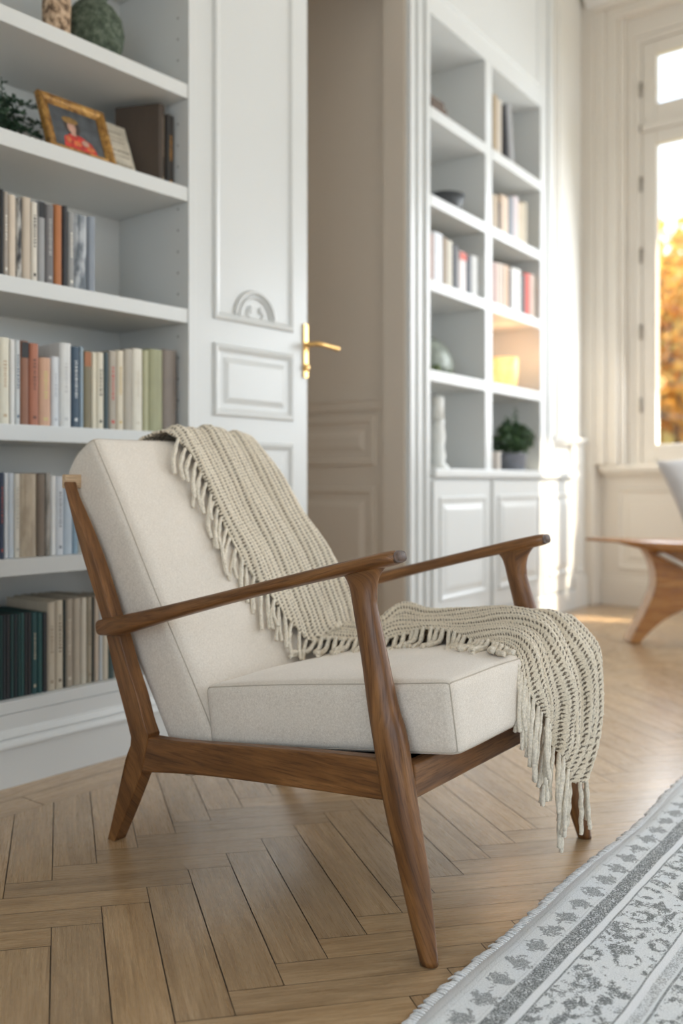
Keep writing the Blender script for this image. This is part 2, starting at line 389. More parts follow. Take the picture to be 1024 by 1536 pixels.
def door():
    r = empty('door_1', (0, 0, 0)); tag(r, 'tall white panelled door leaf with a carved arch and brass handle', 'door', kind='structure')
    x0, x1, yf, zt = 1.897, 2.413, 2.12, 2.84
    MB().box(x0, x1, yf, yf+.042, .012, zt).build('door_leaf', M['white'], r, bevel=.002)
    def pan(name, za, zb, raised):
        P = [(0, 0), (.002, .007), (.008, .011), (.016, .009), (.022, .003), (.028, .0008)]
        if raised: P = P+[(.042, .0008), (.060, .008), (.064, .008)]
        m = MB().frame((xa, yf, za), (1, 0, 0), (0, 0, 1), (0, -1, 0), xb-xa, zb-za, P)
        return m.build(name, M['white'], r)
    xa, xb = 1.972, 2.338
    pan('door_panel', 1.262, 2.70, False)
    pan('door_panel', .962, 1.190, True)
    pan('door_panel', .20, .888, True)
    # carved arch and leaf scroll
    cx = 2.155; a = np.linspace(pi*.02, pi*.98, 22)
    for R_, rr in ((.088, .0075), (.070, .004)):
        pts = [(cx+R_*cos(q)*1.0, yf-.004, 1.283+R_*.98*sin(q)) for q in a]
        sweep('carved_arch', pts, [rr]*22, M['white'], r, ref=(0, 1, 0), nseg=60, nr=8)
    for s_ in (-1, 1):
        q = np.linspace(0, 1.5*pi, 16); pts = [(cx+s_*(.03-.018*(k/(1.5*pi))*cos(k)-.006), yf-.003, 1.302+.02*sin(k)*(1-.4*k/(1.5*pi))) for k in q]
        sweep('carved_scroll', pts, [.006-.003*i/15 for i in range(16)], M['white'], r, nseg=40, nr=8)
    h = MB().box(2.388, 2.410, yf-.008, yf, 1.115, 1.30).build('door_handle', M['brass'], r, bevel=.002)
    sweep('lever', [(2.399, yf-.006, 1.228), (2.400, yf-.045, 1.228), (2.412, yf-.056, 1.228), (2.45, yf-.058, 1.226), (2.515, yf-.056, 1.222)], [.009, .008, .0085, .008, .0085], M['brass'], h, nseg=30, nr=12, ref=(0, 0, 1))
    MB().lathe([(.012, 0), (.013, .004), (.009, .010)], 16).build('key_rose', M['brass'], h, smooth=True).matrix_local = Matrix.Translation((2.399, yf-.006, 1.15))@Matrix.Rotation(pi/2, 4, 'X')
door()

# ------------------------------------------------------------------ left bookcase
SH = [1.944, 1.637, 1.274, .904, .564, .2085]
def left_bookcase():
    r = empty('bookcase', (0, 0, 0), 0, 'white open bookcase on the left, its shelves packed with books', 'bookcase')
    x0, x1, yf, yb, zt = -.35, 1.863, 2.11, 2.45, 3.2
    for i, z in enumerate(SH[:-1]): MB().box(x0, x1-.001, yf, yb-.012, z-.042, z).build('shelf', M['white'], r, bevel=.0015)
    MB().box(x0, x1-.001, yf, yb-.012, 2.33-.042, 2.33).build('shelf', M['white'], r, bevel=.0015)
    MB().box(x0, x1-.001, yf+.003, yb-.012, SH[5]-.03, SH[5]).build('shelf', M['white'], r, bevel=.0015)
    sp = MB().box(x1, x1+.03, yf-.003, yb, 0, zt).build('side_panel', M['white'], r, bevel=.0015)
    MB().box(x0-.03, x0, yf-.003, yb, 0, zt).build('side_panel', M['white'], r, bevel=.0015)
    MB().box(x0, x1, yb-.011, yb, 0, zt).build('back_panel', M['white'], r)
    MB().box(x0-.03, x1+.03, yf-.003, yb, zt+.001, zt+.03).build('top_panel', M['white'], r)
    # peg holes in the side panel
    m = MB()
    for z in np.arange(.30, 2.6, .064):
        if min(abs(z-s_) for s_ in SH) < .05: continue
        for y in (yf+.045,):
            n = 10; vs = [(x1-.0008, y+.0032*cos(2*pi*k/n), z+.0032*sin(2*pi*k/n)) for k in range(n)]
            m = MB().add(vs, [tuple(reversed(range(n)))]); m.build('peg_hole', M['hole'], sp)
    # plinth with mouldings: profile (y out, z) swept along x
    prof = [(yf+.02, SH[5]-.031), (yf, SH[5]-.031), (yf, .140), (yf-.006, .137), (yf-.010, .128), (yf-.012, .122), (yf-.008, .119), (yf-.016, .112), (yf-.020, .104), (yf-.020, .098), (yf-.014, .095), (yf-.014, .0), (yf+.02, 0)]
    vs = [(x, y, z) for x in (x0-.03, x1+.03) for y, z in prof]; n = len(prof)
    fs = [(k, k+1, n+k+1, n+k) for k in range(n-1)]+[tuple(range(n)), tuple(reversed(range(n, 2*n)))]
    mesh('plinth', vs, fs, M['white'], r)
left_bookcase()

# ------------------------------------------------------------------ books
COL = {}
def bookmat(c, rough=.55, mott=0, c2=None):
    key = (c, mott, c2)
    if key in COL: return COL[key]
    t = NT('book_cloth'); co = t.coord()
    n = t.noise(t.mapping(co, (40, 40, 9)), 1.2, 4, .6)
    b = c2 or tuple(x*.72 for x in c)
    if mott: cc = t.ramp(n, [(.42, b), (.55, c)])
    else: cc = t.ramp(n, [(.25, tuple(x*.84 for x in c)), (.7, c)])
    t.col(cc); t.set(Roughness=rough); COL[key] = t.m; return t.m
INK = {}
def ink(c):
    if c not in INK: INK[c] = flat('spine_ink', c, .6)
    return INK[c]
def book(w, h, d, c, label, group, loc, rz=0, lean=0, mott=0, c2=None, mark=None, top=None, parent=None):
    """spine faces -y, left edge at x=0; thickness w, height h, depth d"""
    r = empty('book', loc, rz, label, 'book', group)
    if lean: r.rotation_euler = (0, lean, rz)
    th = min(.0028, w*.18); g = .0006
    m = MB(); rr = min(.004, w*.25)
    # cover: rounded spine + two boards
    pr = [(g, d), (g, rr*1.6), (w*.12, rr*.5), (w*.3, 0), (w*.7, 0), (w*.88, rr*.5), (w-g, rr*1.6), (w-g, d), (w-g-th, d), (w-g-th, rr*2.5), (g+th, rr*2.5), (g+th, d)]
    n = len(pr); vs = [(x, y, z) for z in (0, h) for x, y in pr]
    fs = [(k, (k+1) % n, n+(k+1) % n, n+k) for k in range(n)]
    caps = [(0, 1, 10, 11), (1, 2, 9, 10) if False else (1, 2, 3, 10), (3, 4, 9, 10), (4, 5, 6, 9), (6, 7, 8, 9)]
    for q in caps: fs.append(tuple(reversed(q))); fs.append(tuple(n+i for i in q))
    m.add(vs, fs); m.build('cover', bookmat(c, mott=mott, c2=c2), r)
    MB().box(g+th, w-g-th, rr*2.5, d-.004, .003, h-.003).build('page_block', M['paper'], r)
    if mark and w > .012:
        mm = MB(); ww = w*.34; y = -.0005; cx = w/2; z = h*random.uniform(.35, .45); ze = h*random.uniform(.72, .86)
        while z < ze:                          # worn title lettering down the spine, too small to read
            l = random.uniform(.004, .010); a_ = random.uniform(.55, 1.)
            mm.box(cx-ww*a_/2, cx+ww*a_/2, y, y+.0006, z, z+l*.55); z += l
        mm.box(cx-ww*.5, cx+ww*.5, y, y+.0006, h*.08, h*.08+.008)
        mm.build('spine_lettering', ink(mark), r)
    if top:
        MB().box(w*.1, w*.9, -.0008, .0006, h*.80, h*.985).build('spine_label', ink(top), r)
    return r
def planebook(frame, lst, zs, yoff, where, group, depth=.2, s=(1., 0., 0.)):
    """lst: (px0, px1, pytop, colour, words, opts)"""
    p0, d, nrm, rz = frame; p0 = np.array(p0, float)+np.array(nrm)*yoff
    prev = None
    for (a, b, yt, c, words, *op) in lst:
        op = dict(op[0]) if op else {}
        P = hit(a, HY, p0, nrm); Q = hit(b, HY, p0, nrm); T_ = hit((a+b)/2, yt, p0, nrm)
        w_ = float(np.dot(Q-P, d)); h = float(T_[2]-zs)
        dp = op.pop('depth', depth); ln = op.pop('lean', 0)
        lab = f'{words} on the {where}'
        book(max(.006, w_-.0005), h, dp, c, lab, group, (P[0], P[1], zs+.0008), rz, ln, **op)
LF = ((0, 2.11, 0), np.array([1., 0, 0]), np.array([0, 1., 0]), 0)
K = (.02, .02, .022); CR = (.66, .60, .50); IV = (.74, .70, .62); TN = (.50, .40, .28); GR = (.30, .31, .32); WH = (.76, .75, .72)
s_ = 3.413
def Z(lst, x0, y0, sc_): return [(x0+a/sc_, x0+b/sc_, y0+c/sc_, *r) for (a, b, c, *r) in lst]
row = Z([(-22, 2, 960, (.25, .2, .16), 'umber book cut by the left photo edge', {}),
 (2, 20, 970, K, 'thin black book beside the umber one', {}), (20, 46, 982, (.36, .31, .26), 'grey brown book with pale lettering', dict(mark=IV)), (46, 86, 1000, (.64, .54, .43), 'plain cream wide book', {}),
 (86, 117, 1016, K, 'black and white mottled book', dict(mott=1, c2=(.5, .48, .44))), (117, 162, 1011, (.56, .47, .37), 'beige tan book', {}),
 (162, 196, 1036, (.70, .65, .56), 'cream white book with dark lettering', dict(mark=K)), (196, 235, 1030, (.33, .33, .33), 'mid grey book with a black top', dict(top=K)), (235, 280, 1050, (.17, .16, .16), 'charcoal book with pale lettering', dict(mark=(.4, .38, .36))),
 (280, 322, 1051, (.42, .15, .045), 'burnt orange book', {}), (322, 350, 1056, K, 'black book right of the orange one', {}), (350, 384, 1086, (.30, .30, .29), 'stone grey book with pale stripe', dict(mark=IV)),
 (384, 452, 1102, (.10, .12, .14), 'wide mottled slate blue book', dict(mott=1, c2=(.42, .44, .46))), (452, 492, 1110, (.24, .27, .31), 'blue grey book at the right end', {})], 0, 0, s_)
planebook(LF, row, SH[2], .03, 'third shelf, left bookcase', 'books on the third shelf of the left bookcase', .22)
row = Z([(-60, 0, 190, (.70, .66, .55), 'ivory book cut by the left photo edge', {}), (0, 54, 193, (.72, .68, .56), 'tall cream book with a tan label low down', dict(mark=(.5, .38, .25))), (54, 80, 203, WH, 'white thin book', {}), (80, 107, 206, (.58, .60, .60), 'pale grey book with dark lettering', dict(mark=(.05, .1, .16))),
 (107, 152, 211, (.27, .12, .07), 'dark brown book with a black top', dict(top=K)), (152, 204, 224, (.40, .15, .085), 'rust red wide book with lettering', dict(mark=(.15, .06, .04))),
 (204, 266, 297, (.60, .36, .24), 'short peach book with tan lettering', dict(mark=(.55, .45, .2))), (266, 308, 292, (.66, .68, .70), 'short bluish white book', dict(mark=(.45, .47, .5))),
 (310, 370, 222, (.68, .68, .66), 'wide pale grey white book', dict(mark=(.5, .5, .5))), (370, 411, 240, (.045, .08, .12), 'navy blue book with white lettering', dict(mark=(.6, .62, .62))), (411, 430, 240, (.30, .38, .44), 'thin steel blue book', {}),
 (430, 471, 262, (.20, .17, .10), 'olive brown book with a rust top', dict(top=(.35, .14, .06))), (471, 497, 268, (.72, .66, .52), 'thin butter cream book', {}), (497, 536, 270, (.68, .63, .51), 'cream book with dark lettering', dict(mark=(.1, .09, .07))), (536, 559, 270, (.05, .08, .09), 'thin dark teal book', {}),
 (559, 600, 262, (.42, .37, .30), 'taupe book with a red foot', dict(mark=(.5, .06, .05))), (600, 637, 260, (.68, .61, .48), 'ivory book with gold lettering', dict(mark=(.55, .4, .16))), (637, 680, 254, (.43, .39, .32), 'grey beige book', {}),
 (680, 735, 251, (.72, .68, .58), 'broad ivory book with a lined spine', dict(mark=(.6, .55, .45))), (735, 764, 258, (.44, .43, .27), 'light olive book', {}), (764, 838, 254, (.34, .34, .20), 'very wide moss green book', {}), (838, 908, 257, (.24, .20, .17), 'wide brown grey book at the right end', {})], 0, 450, s_)
planebook(LF, row, SH[3], .03, 'fourth shelf, left bookcase', 'books on the fourth shelf of the left bookcase', .2)
# the tall blue book standing behind the two short ones
P = hit(60.5, HY, (0, 2.30, 0), (0, 1, 0)); book(.10, .225, .12, (.10, .19, .32), 'broad blue book standing behind the short peach book on the fourth shelf down', 'books on the fourth shelf of the left bookcase', (P[0], 2.345-.005, SH[3]+.001)).scale = (1, .7, 1)
row = Z([(-50, 0, 885, (.5, .5, .48), 'dove grey book cut by the left photo edge', {}), (0, 24, 885, (.035, .05, .09), 'thin midnight blue book', dict(mark=(.4, .1, .08))), (24, 46, 886, (.66, .68, .70), 'thin cool white book', {}), (46, 76, 888, (.56, .61, .66), 'pale blue book', {}), (76, 106, 890, (.66, .62, .54), 'off white book with grey lettering', dict(mark=(.4, .38, .33))),
 (106, 194, 890, (.36, .29, .21), 'very wide brown mottled book', dict(mott=1, c2=(.46, .38, .28))), (194, 236, 892, (.20, .155, .115), 'dark brown book', {}), (236, 262, 886, (.40, .37, .33), 'ash grey mottled book', dict(mott=1, c2=(.2, .18, .15))),
 (262, 290, 901, (.78, .78, .76), 'bright white book', {}), (290, 330, 905, (.64, .67, .71), 'icy white book with dark lettering', dict(mark=(.2, .22, .26))), (330, 376, 905, (.50, .58, .66), 'powder blue book', {}), (376, 404, 908, (.28, .40, .50), 'sky blue book against the chair post', {}),
 (404, 450, 905, (.62, .60, .54), 'chalk book half hidden by the cushion', {}), (450, 500, 905, (.35, .28, .2), 'fawn book hidden by the cushion', {})], 0, 450, s_)
planebook(LF, row, SH[4], .03, 'fifth shelf, left bookcase', 'books on the fifth shelf of the left bookcase', .23)
G1, G2 = (.010, .045, .042), (.014, .02, .024)
tones = ['black', 'deep green', 'inky', 'bottle green', 'jet', 'forest green', 'sooty', 'dark teal']
xs = [-30, 2, 24, 50, 84, 112, 138, 164, 190, 216, 245, 292, 332, 366]
gl_ = [('pitch black book cut by the left photo edge', K), ('dark pine green volume, leftmost fully in frame', G1), ('raven black volume second in the dark row', G2), ('soot black volume with long pale lettering', K), ('bottle green volume with tan lettering', G1), ('ink black narrow volume', G2), ('forest green narrow volume', G1), ('sea green volume', (.02, .075, .07)), ('coal black volume', K), ('jet black volume with short lettering', K), ('deep teal volume with gold lettering', (.012, .06, .062)), ('wide petrol green volume', (.014, .07, .068)), ('dark volume at the right end of the dark row', K)]
row = Z([(xs[i], xs[i+1], 535-min(i, 6)*3-(8 if i > 6 else 0), gl_[i][1], gl_[i][0], dict(mark=(.45, .38, .28) if i in (1, 3, 4, 7, 10) else ((.4, .38, .36) if i in (2, 9) else None))) for i in range(13)] +
 [(368, 432, 430, (.50, .43, .33), 'wide parchment volume beside the dark row', dict(mark=(.3, .24, .17))), (432, 492, 415, (.55, .48, .37), 'cream volume with dark ornament down its spine', dict(mark=(.13, .10, .07))), (492, 506, 412, (.03, .04, .035), 'sliver thin blackish volume', {}),
  (506, 566, 405, (.36, .30, .23), 'taupe volume with a pale framed spine', dict(mark=(.52, .45, .36))), (566, 624, 400, (.42, .36, .28), 'fawn volume', {}), (624, 672, 395, (.58, .52, .42), 'pale cream volume', {}), (672, 712, 390, (.34, .29, .21), 'khaki brown volume', dict(mark=(.2, .15, .1))),
  (712, 726, 388, (.06, .06, .05), 'thin charcoal volume', {}), (726, 765, 388, (.52, .42, .32), 'sand volume', {}), (765, 792, 390, (.5, .52, .52), 'grey white volume behind the arm end', {}), (792, 838, 392, (.56, .49, .38), 'biscuit volume', {}), (838, 882, 395, (.05, .08, .075), 'dark green volume beside the chair post', {}), (882, 960, 395, (.5, .43, .34), 'oatmeal volume seen past the chair post', {}), (960, 1040, 395, (.2, .16, .12), 'cocoa volume seen past the chair post', {})], 0, 820, 5.12)
planebook(LF, row, SH[5], .03, 'bottom shelf, left bookcase', 'books on the bottom shelf of the left bookcase', .20)
b = book(.03, .19, .15, K, 'black book lying flat on the pale volumes of the bottom shelf', None, (1.315, 2.16, SH[5]+.318)); b.rotation_euler = (0, radians(90), 0); b.location = (1.34, 2.17, SH[5]+.345)
# ---- objects on the upper shelves of the left bookcase
t = NT('bark'); co = t.coord(); n = t.noise(t.mapping(co, (60, 60, 45)), 1, 4, .7); t.col(t.ramp(n, [(.40, (.12, .075, .045)), (.5, (.45, .31, .20)), (.62, (.62, .46, .32))])); t.set(Roughness=.9); t.bump(n, .8, .006); M['bark'] = t.m
t = NT('green_weave'); co = t.coord(); v_ = t.n.new('ShaderNodeTexVoronoi'); t.l.new(t.mapping(co, (90, 90, 120)), v_.inputs[0]); n = t.noise(co, 60, 3)
t.col(t.ramp(t.math('MULTIPLY', v_.outputs['Distance'], n), [(.12, (.035, .055, .035)), (.32, (.16, .21, .14)), (.5, (.38, .43, .34))])); t.set(Roughness=.8); t.bump(v_.outputs['Distance'], .9, .006); M['gweave'] = t.m
m = MB().lathe([(.038, 0), (.040, .01), (.037, .06), (.039, .12), (.036, .2), (.033, .205), (.031, .03)], 24)
tag(m.build('bark_vase', M['bark'], None, True, loc=(1.492, 2.23, SH[0]+.001)), 'brown bark textured cylinder vase on the topmost visible shelf', 'vase')
pr = [(.035, 0), (.060, .012), (.082, .045), (.088, .075), (.080, .108), (.058, .132), (.040, .140), (.036, .150), (.045, .165), (.040, .166), (.030, .150), (.028, .12)]
m = MB().lathe([(a*.98, b*1.3) for a, b in pr], 40); o = m.build('woven_pot', M['gweave'], None, True, loc=(1.622, 2.24, SH[0]+.001))
tag(o, 'round green textured pot beside the bark vase on the top shelf', 'pot')
# trailing plant
def leaf_cluster(n, fn, size, seed=1):
    rr = random.Random(seed); m = MB()
    for _ in range(n):
        p, d = fn(rr); s0 = size*rr.uniform(.6, 1.3); d = Vector(d).normalized(); a = d.cross(Vector((rr.uniform(-1, 1), rr.uniform(-1, 1), rr.uniform(-1, 1)))).normalized()
        nn = d.cross(a); p = Vector(p)
        m.add([p, p+d*s0*.5+a*s0*.28+nn*s0*.05, p+d*s0, p+d*s0*.5-a*s0*.28+nn*s0*.05], [(0, 1, 2, 3)])
    return m
leafm = flat('dark_leaf', (.035, .075, .04), .5, .3, 60); leafm2 = flat('green_leaf', (.06, .12, .045), .5, .3, 60)
pl = empty('potted_plant', (1.365, 2.30, SH[1]+.001), 0, 'dark small leaved plant left of the gilt picture frame', 'plant')
MB().lathe([(.030, 0), (.042, .04), (.044, .05), (.040, .052), (.036, .03)], 24).build('pot', flat('dark_pot', (.05, .055, .055), .5), pl, True)
rr = random.Random(3); stems = []
for k in range(26):
    a = rr.uniform(0, 2*pi); L = rr.uniform(.05, .13); h_ = rr.uniform(.02, .12)
    stems.append([(0, 0, .045), (cos(a)*L*.4, sin(a)*L*.3, .06+h_*.7), (cos(a)*L, sin(a)*L*.45-.02, .03+h_)])
stems.append([(0, 0, .05), (.005, 0, .13), (-.01, -.02, .205)]); stems.append([(0, 0, .05), (-.03, 0, .12), (-.05, -.02, .16)])
ms = MB()
for s1 in stems:
    v, f, _ = sweep_data(s1, [.0015]*3, nseg=8, nr=5, round_end=False); ms.add(v, f)
ms.build('stems', leafm, pl)
def fs_(rr):
    s1 = rr.choice(stems); t_ = rr.uniform(.25, 1); p = catmull(s1, 12)[int(t_*11)]
    return (p[0]+rr.uniform(-.006, .006), p[1]+rr.uniform(-.006, .006), p[2]+rr.uniform(-.006, .006)), (rr.uniform(-1, 1), rr.uniform(-1, 1), rr.uniform(-.5, 1))
leaf_cluster(1500, fs_, .014).build('foliage', leafm, pl)

def slab_frame(P, thick):
    """P: 4 corners lower-left, lower-right, upper-right, upper-left; returns local axes"""
    P = [np.array(p, float) for p in P]; ux = P[1]-P[0]; w_ = np.linalg.norm(ux); ux /= w_; uz = P[3]-P[0]; uz -= ux*np.dot(ux, uz); h_ = np.linalg.norm(uz); uz /= h_
    return P[0], ux, uz, np.cross(ux, uz), w_, h_
def leaning(name, x0, x1, yb, tilt, h_, zs, label, cat, group=None, rz=0):
    r = empty(name, (x0, yb, zs), 0, label, cat, group); r.rotation_euler = (-tilt, 0, rz); return r
# gilt picture frame, leaning back
r = leaning('picture_frame', 1.425, 0, 2.165, radians(21), 0, SH[1]+.003, 'gilt framed small portrait of a figure in red, leaning on the second shelf', 'picture frame')
gold = NT('gilt'); co = gold.coord(); n = gold.noise(co, 45, 4, .7); gold.col(gold.ramp(n, [(.35, (.16, .075, .02)), (.55, (.42, .22, .055)), (.7, (.55, .33, .10))])); gold.set(Roughness=.4, Metallic=.35); gold.bump(n, .3, .002)
Wf, Hf = .215, .186
m = MB().frame((0, 0, 0), (1, 0, 0), (0, 0, 1), (0, -1, 0), Wf, Hf, [(0, 0), (0, .012), (.004, .016), (.012, .014), (.020, .008), (.024, .010), (.028, .004)], fill=False)
m.box(0, Wf, .0, .004, 0, Hf); m.build('gilt_frame', gold.m, r)
def disc(cx, cz, rx, rz_, y, n=20, mi=0): return ([(cx+rx*cos(2*pi*k/n), y, cz+rz_*sin(2*pi*k/n)) for k in range(n)], [tuple(range(n))], mi)
can = MB().box(.026, Wf-.026, -.003, -.0005, .026, Hf-.026, 0)
W0, H0 = Wf, Hf
can.add([(.055, -.0034, .0262), (.165, -.0034, .0262), (.150, -.0034, .062), (.118, -.0034, .078), (.085, -.0034, .080), (.062, -.0034, .064)], [(0, 1, 2, 3, 4, 5)], 1)
can.add(*disc(.095, .104, .026, .030, -.0036, mi=5)); can.add(*disc(.093, .100, .0135, .019, -.0038, mi=2)); can.add(*disc(.092, .122, .026, .011, -.0040, mi=3))
can.add([(.086, -.0037, .074), (.104, -.0037, .074), (.101, -.0037, .092), (.089, -.0037, .092)], [(0, 1, 2, 3)], 2)
can.add(*disc(.128, .058, .012, .010, -.0039, mi=2)); can.add(*disc(.100, .050, .012, .009, -.0040, mi=4)); can.add(*disc(.142, .044, .013, .009, -.0040, mi=4)); can.add(*disc(.074, .056, .008, .012, -.0040, mi=4))
can.build('portrait', [flat('paint_ground', (.075, .085, .095), .4, .2, 40), flat('paint_red', (.55, .035, .025), .4, .25, 90), flat('paint_skin', (.50, .29, .22), .4, .1, 60), flat('paint_straw', (.30, .17, .05), .4, .2, 90), flat('paint_orange', (.62, .16, .05), .4, .2, 90), flat('paint_hair', (.05, .035, .03), .5)], r)
# lettered cream plaque
r = leaning('lettered_plaque', 1.608, 0, 2.185, radians(21), 0, SH[1]+.004, 'cream lettered plaque leaning between the gilt frame and brown books', 'plaque')
MB().box(0, .130, 0, .008, 0, .180).build('board', flat('plaque_face', (.60, .55, .45), .7, .1, 30), r, bevel=.001)
m = MB(); rr = random.Random(9)
for zc, hh, mg in ((.150, .006, .045), (.132, .004, .03), (.120, .005, .04), (.088, .010, .02), (.070, .004, .03), (.040, .012, .022), (.018, .005, .03)):
    x = mg
    while x < .130-mg*.6:
        l = rr.uniform(.004, .012); m.box(x, x+l*.7, -.0007, 0, zc-hh*rr.uniform(.3, .5), zc+hh*rr.uniform(.2, .55)); x += l
m.build('faded_lettering', ink((.30, .26, .20)), r)
# big brown books
brn = (.070, .050, .036)
r = book(.036, .240, .15, brn, 'large dark brown book standing askew on the second shelf with worn pale lettering', 'books on the second shelf of the left bookcase', (1.792, 2.15, SH[1]+.001), radians(24), mark=(.24, .19, .14))
r = book(.030, .222, .18, (.045, .04, .035), 'near black book with an orange label, right end of the second shelf', 'books on the second shelf of the left bookcase', (1.829, 2.165, SH[1]+.001), 0, mark=(.50, .24, .05))

# ------------------------------------------------------------------ right bookcase (in the far corner)
AR = radians(4.9); RQ = np.array([5.15, 2.43, 0.]); RD = np.array([cos(AR), sin(AR), 0.]); RN = np.array([-sin(AR), cos(AR), 0.])
RZ = [2.411, 2.025, 1.65, 1.252, .817]
def right_bookcase():
    r = empty('bookcase', tuple(RQ), AR, 'tall white bookcase with cupboards below, in the corner by the window', 'bookcase')
    W_ = M['white']; dp = .38; zt = 3.5
    # pilaster strips at the left
    m = MB().box(-1.945, -1.80, 0, .004, 0, zt).box(-1.80, -1.743, 0, dp, 0, zt)
    for xa, xb in ((-1.938, -1.90), (-1.872, -1.845), (-1.80, -1.775)): m.box(xa, xb, -.014, .001, 0, zt)
    m.build('pilaster', W_, r, bevel=.004)
    MB().box(-1.186, -1.11, 0, dp, RZ[4], 2.82).build('divider', W_, r, bevel=.003)
    m = MB().box(-.49, -.30, 0, dp, RZ[4], zt); m.box(-.40, -.375, -.012, .001, RZ[4], zt); m.build('pilaster', W_, r, bevel=.004)
    m = MB().box(-1.743, -.49, 0, dp, 2.82, zt); m.frame((-1.70, 0, 2.92), (1, 0, 0), (0, 0, 1), (0, -1, 0), 1.17, .5, [(0, 0), (.003, .012), (.02, .012), (.03, .002), (.034, .002)]); m.build('header_panel', W_, r)
    MB().box(-1.743, -.49, dp, dp+.02, RZ[4], 2.85).build('back_panel', W_, r)
    for z in RZ[:4]:
        for xa, xb in ((-1.743, -1.186), (-1.11, -.49)): MB().box(xa+.0005, xb-.0005, -.002, dp, z-.05, z).build('shelf', W_, r, bevel=.003)
    # lower cupboards
    MB().box(-1.743, .0, 0, dp, .10, RZ[4]-.04).build('cabinet_body', W_, r, bevel=.003)
    MB().box(-1.743, .02, -.03, dp, RZ[4]-.04, RZ[4]).build('cabinet_top', W_, r, bevel=.006)
    MB().box(-1.743, .012, -.016, dp, 0, .12).build('cabinet_plinth', W_, r, bevel=.006)
    for xa, xb in ((-1.74, -1.17), (-1.13, -.50), (-.47, -.03)):
        i_ = .035
        m = MB().box(xa, xb, -.016, -.001, .135, RZ[4]-.055); wd = xb-xa; hh = RZ[4]-.055-.135
        m.frame((xa+.05, -.016, .225), (1, 0, 0), (0, 0, 1), (0, -1, 0), wd-.10, .69-.225, [(0, 0), (.003, .008), (.014, .008), (.022, .001), (.035, .001), (.06, .008), (.065, .008)])
        m.build('cupboard_door', W_, r)
    return r
right_bookcase()
RF = (RQ, RD, RN, AR)
row = Z([(22, 45, 935, (.45, .30, .25), 'reddish beige book', {}), (45, 103, 930, (.70, .72, .75), 'broad white book', {}), (103, 125, 958, (.36, .27, .19), 'tan brown book', {}), (125, 160, 975, (.62, .58, .48), 'cream ribbed book', {}), (160, 196, 1003, (.04, .04, .045), 'black book', {}),
 (196, 245, 1045, (.72, .66, .64), 'white book with a red top', dict(top=(.6, .10, .06))), (245, 275, 1066, (.05, .055, .07), 'blue black book', {}), (275, 316, 1070, (.72, .72, .70), 'white end book', {})], 640, 120, 4.044)
planebook(RF, row, RZ[2], .03, 'third shelf, left bay, corner bookcase', 'books in the left bay of the corner bookcase', .2)
row = Z([(403, 436, 700, (.46, .36, .25), 'tan book', {}), (436, 452, 745, (.10, .08, .07), 'dark thin book', {}), (452, 500, 706, (.60, .46, .34), 'peach beige book', {}), (500, 528, 712, (.22, .24, .27), 'slate grey book', {}), (528, 560, 710, (.60, .52, .52), 'pinkish white book', {}), (560, 584, 748, (.62, .52, .38), 'butter yellow book', {}), (584, 612, 745, (.44, .38, .28), 'khaki book', {})], 640, 120, 4.044)
planebook(RF, row, RZ[1], .03, 'second shelf, right bay, corner bookcase', 'books on the second shelf of the corner bookcase', .2)
row = Z([(405, 430, 1110, (.55, .38, .34), 'pink book', {}), (430, 452, 1113, (.64, .55, .46), 'cream pink book', {}), (452, 472, 1118, (.58, .48, .40), 'sand book', {}), (472, 500, 1128, (.62, .42, .28), 'apricot book', {}), (500, 516, 1150, (.06, .05, .05), 'thin black book', {}), (516, 545, 1140, (.70, .68, .64), 'white book', {}), (545, 574, 1150, (.66, .64, .60), 'grey white book', {}),
 (574, 600, 1180, (.05, .05, .05), 'coal black book', {}), (600, 630, 1176, (.62, .07, .04), 'bright red book', {}), (630, 656, 1182, (.64, .50, .42), 'blush book', {}), (656, 668, 1200, (.56, .50, .38), 'straw book', {})], 640, 120, 4.044)
planebook(RF, row, RZ[2], .03, 'third shelf, right bay, corner bookcase', 'books on the third shelf of the corner bookcase', .2)
row = Z([(408, 430, 92, (.46, .36, .24), 'tan book', {}), (432, 458, 122, (.60, .54, .46), 'cream book', {}), (486, 503, 165, (.045, .045, .05), 'black leaning book', dict(lean=radians(-6))), (510, 536, 165, (.34, .34, .34), 'grey leaning book', dict(lean=radians(-8)))], 640, 120, 4.044)
planebook(RF, row, RZ[0], .03, 'top shelf, right bay, corner bookcase', 'books on the top shelf of the corner bookcase', .2)
def rl(x, y, z): return tuple(RQ+RD*x+RN*y+np.array([0, 0, z]))
def rx(px_, y): return float((hit(px_, HY, RQ+RN*y, RN)-RQ)@RD)      # distance along the bookcase at depth y
m = MB().box(0, .15, 0, .16, 0, .055).box(.01, .14, .01, .15, .055, .085)
o = m.build('box', flat('brown_box', (.12, .085, .065), .6), None, bevel=.004, loc=rl(rx(647, .03), .03, RZ[0]+.001)); o.rotation_euler = (0, 0, AR); tag(o, 'small brown box on the top shelf of the corner bookcase', 'box')
m = MB().lathe([(.045, 0), (.06, .01), (.085, .06), (.092, .10), (.086, .10), (.078, .06), (.05, .015)], 32)
o = m.build('bowl', flat('slate_bowl', (.045, .05, .055), .45), None, True, loc=rl(rx(668, .12), .12, RZ[1]+.001)); tag(o, 'dark slate bowl on the second shelf of the corner bookcase', 'bowl')
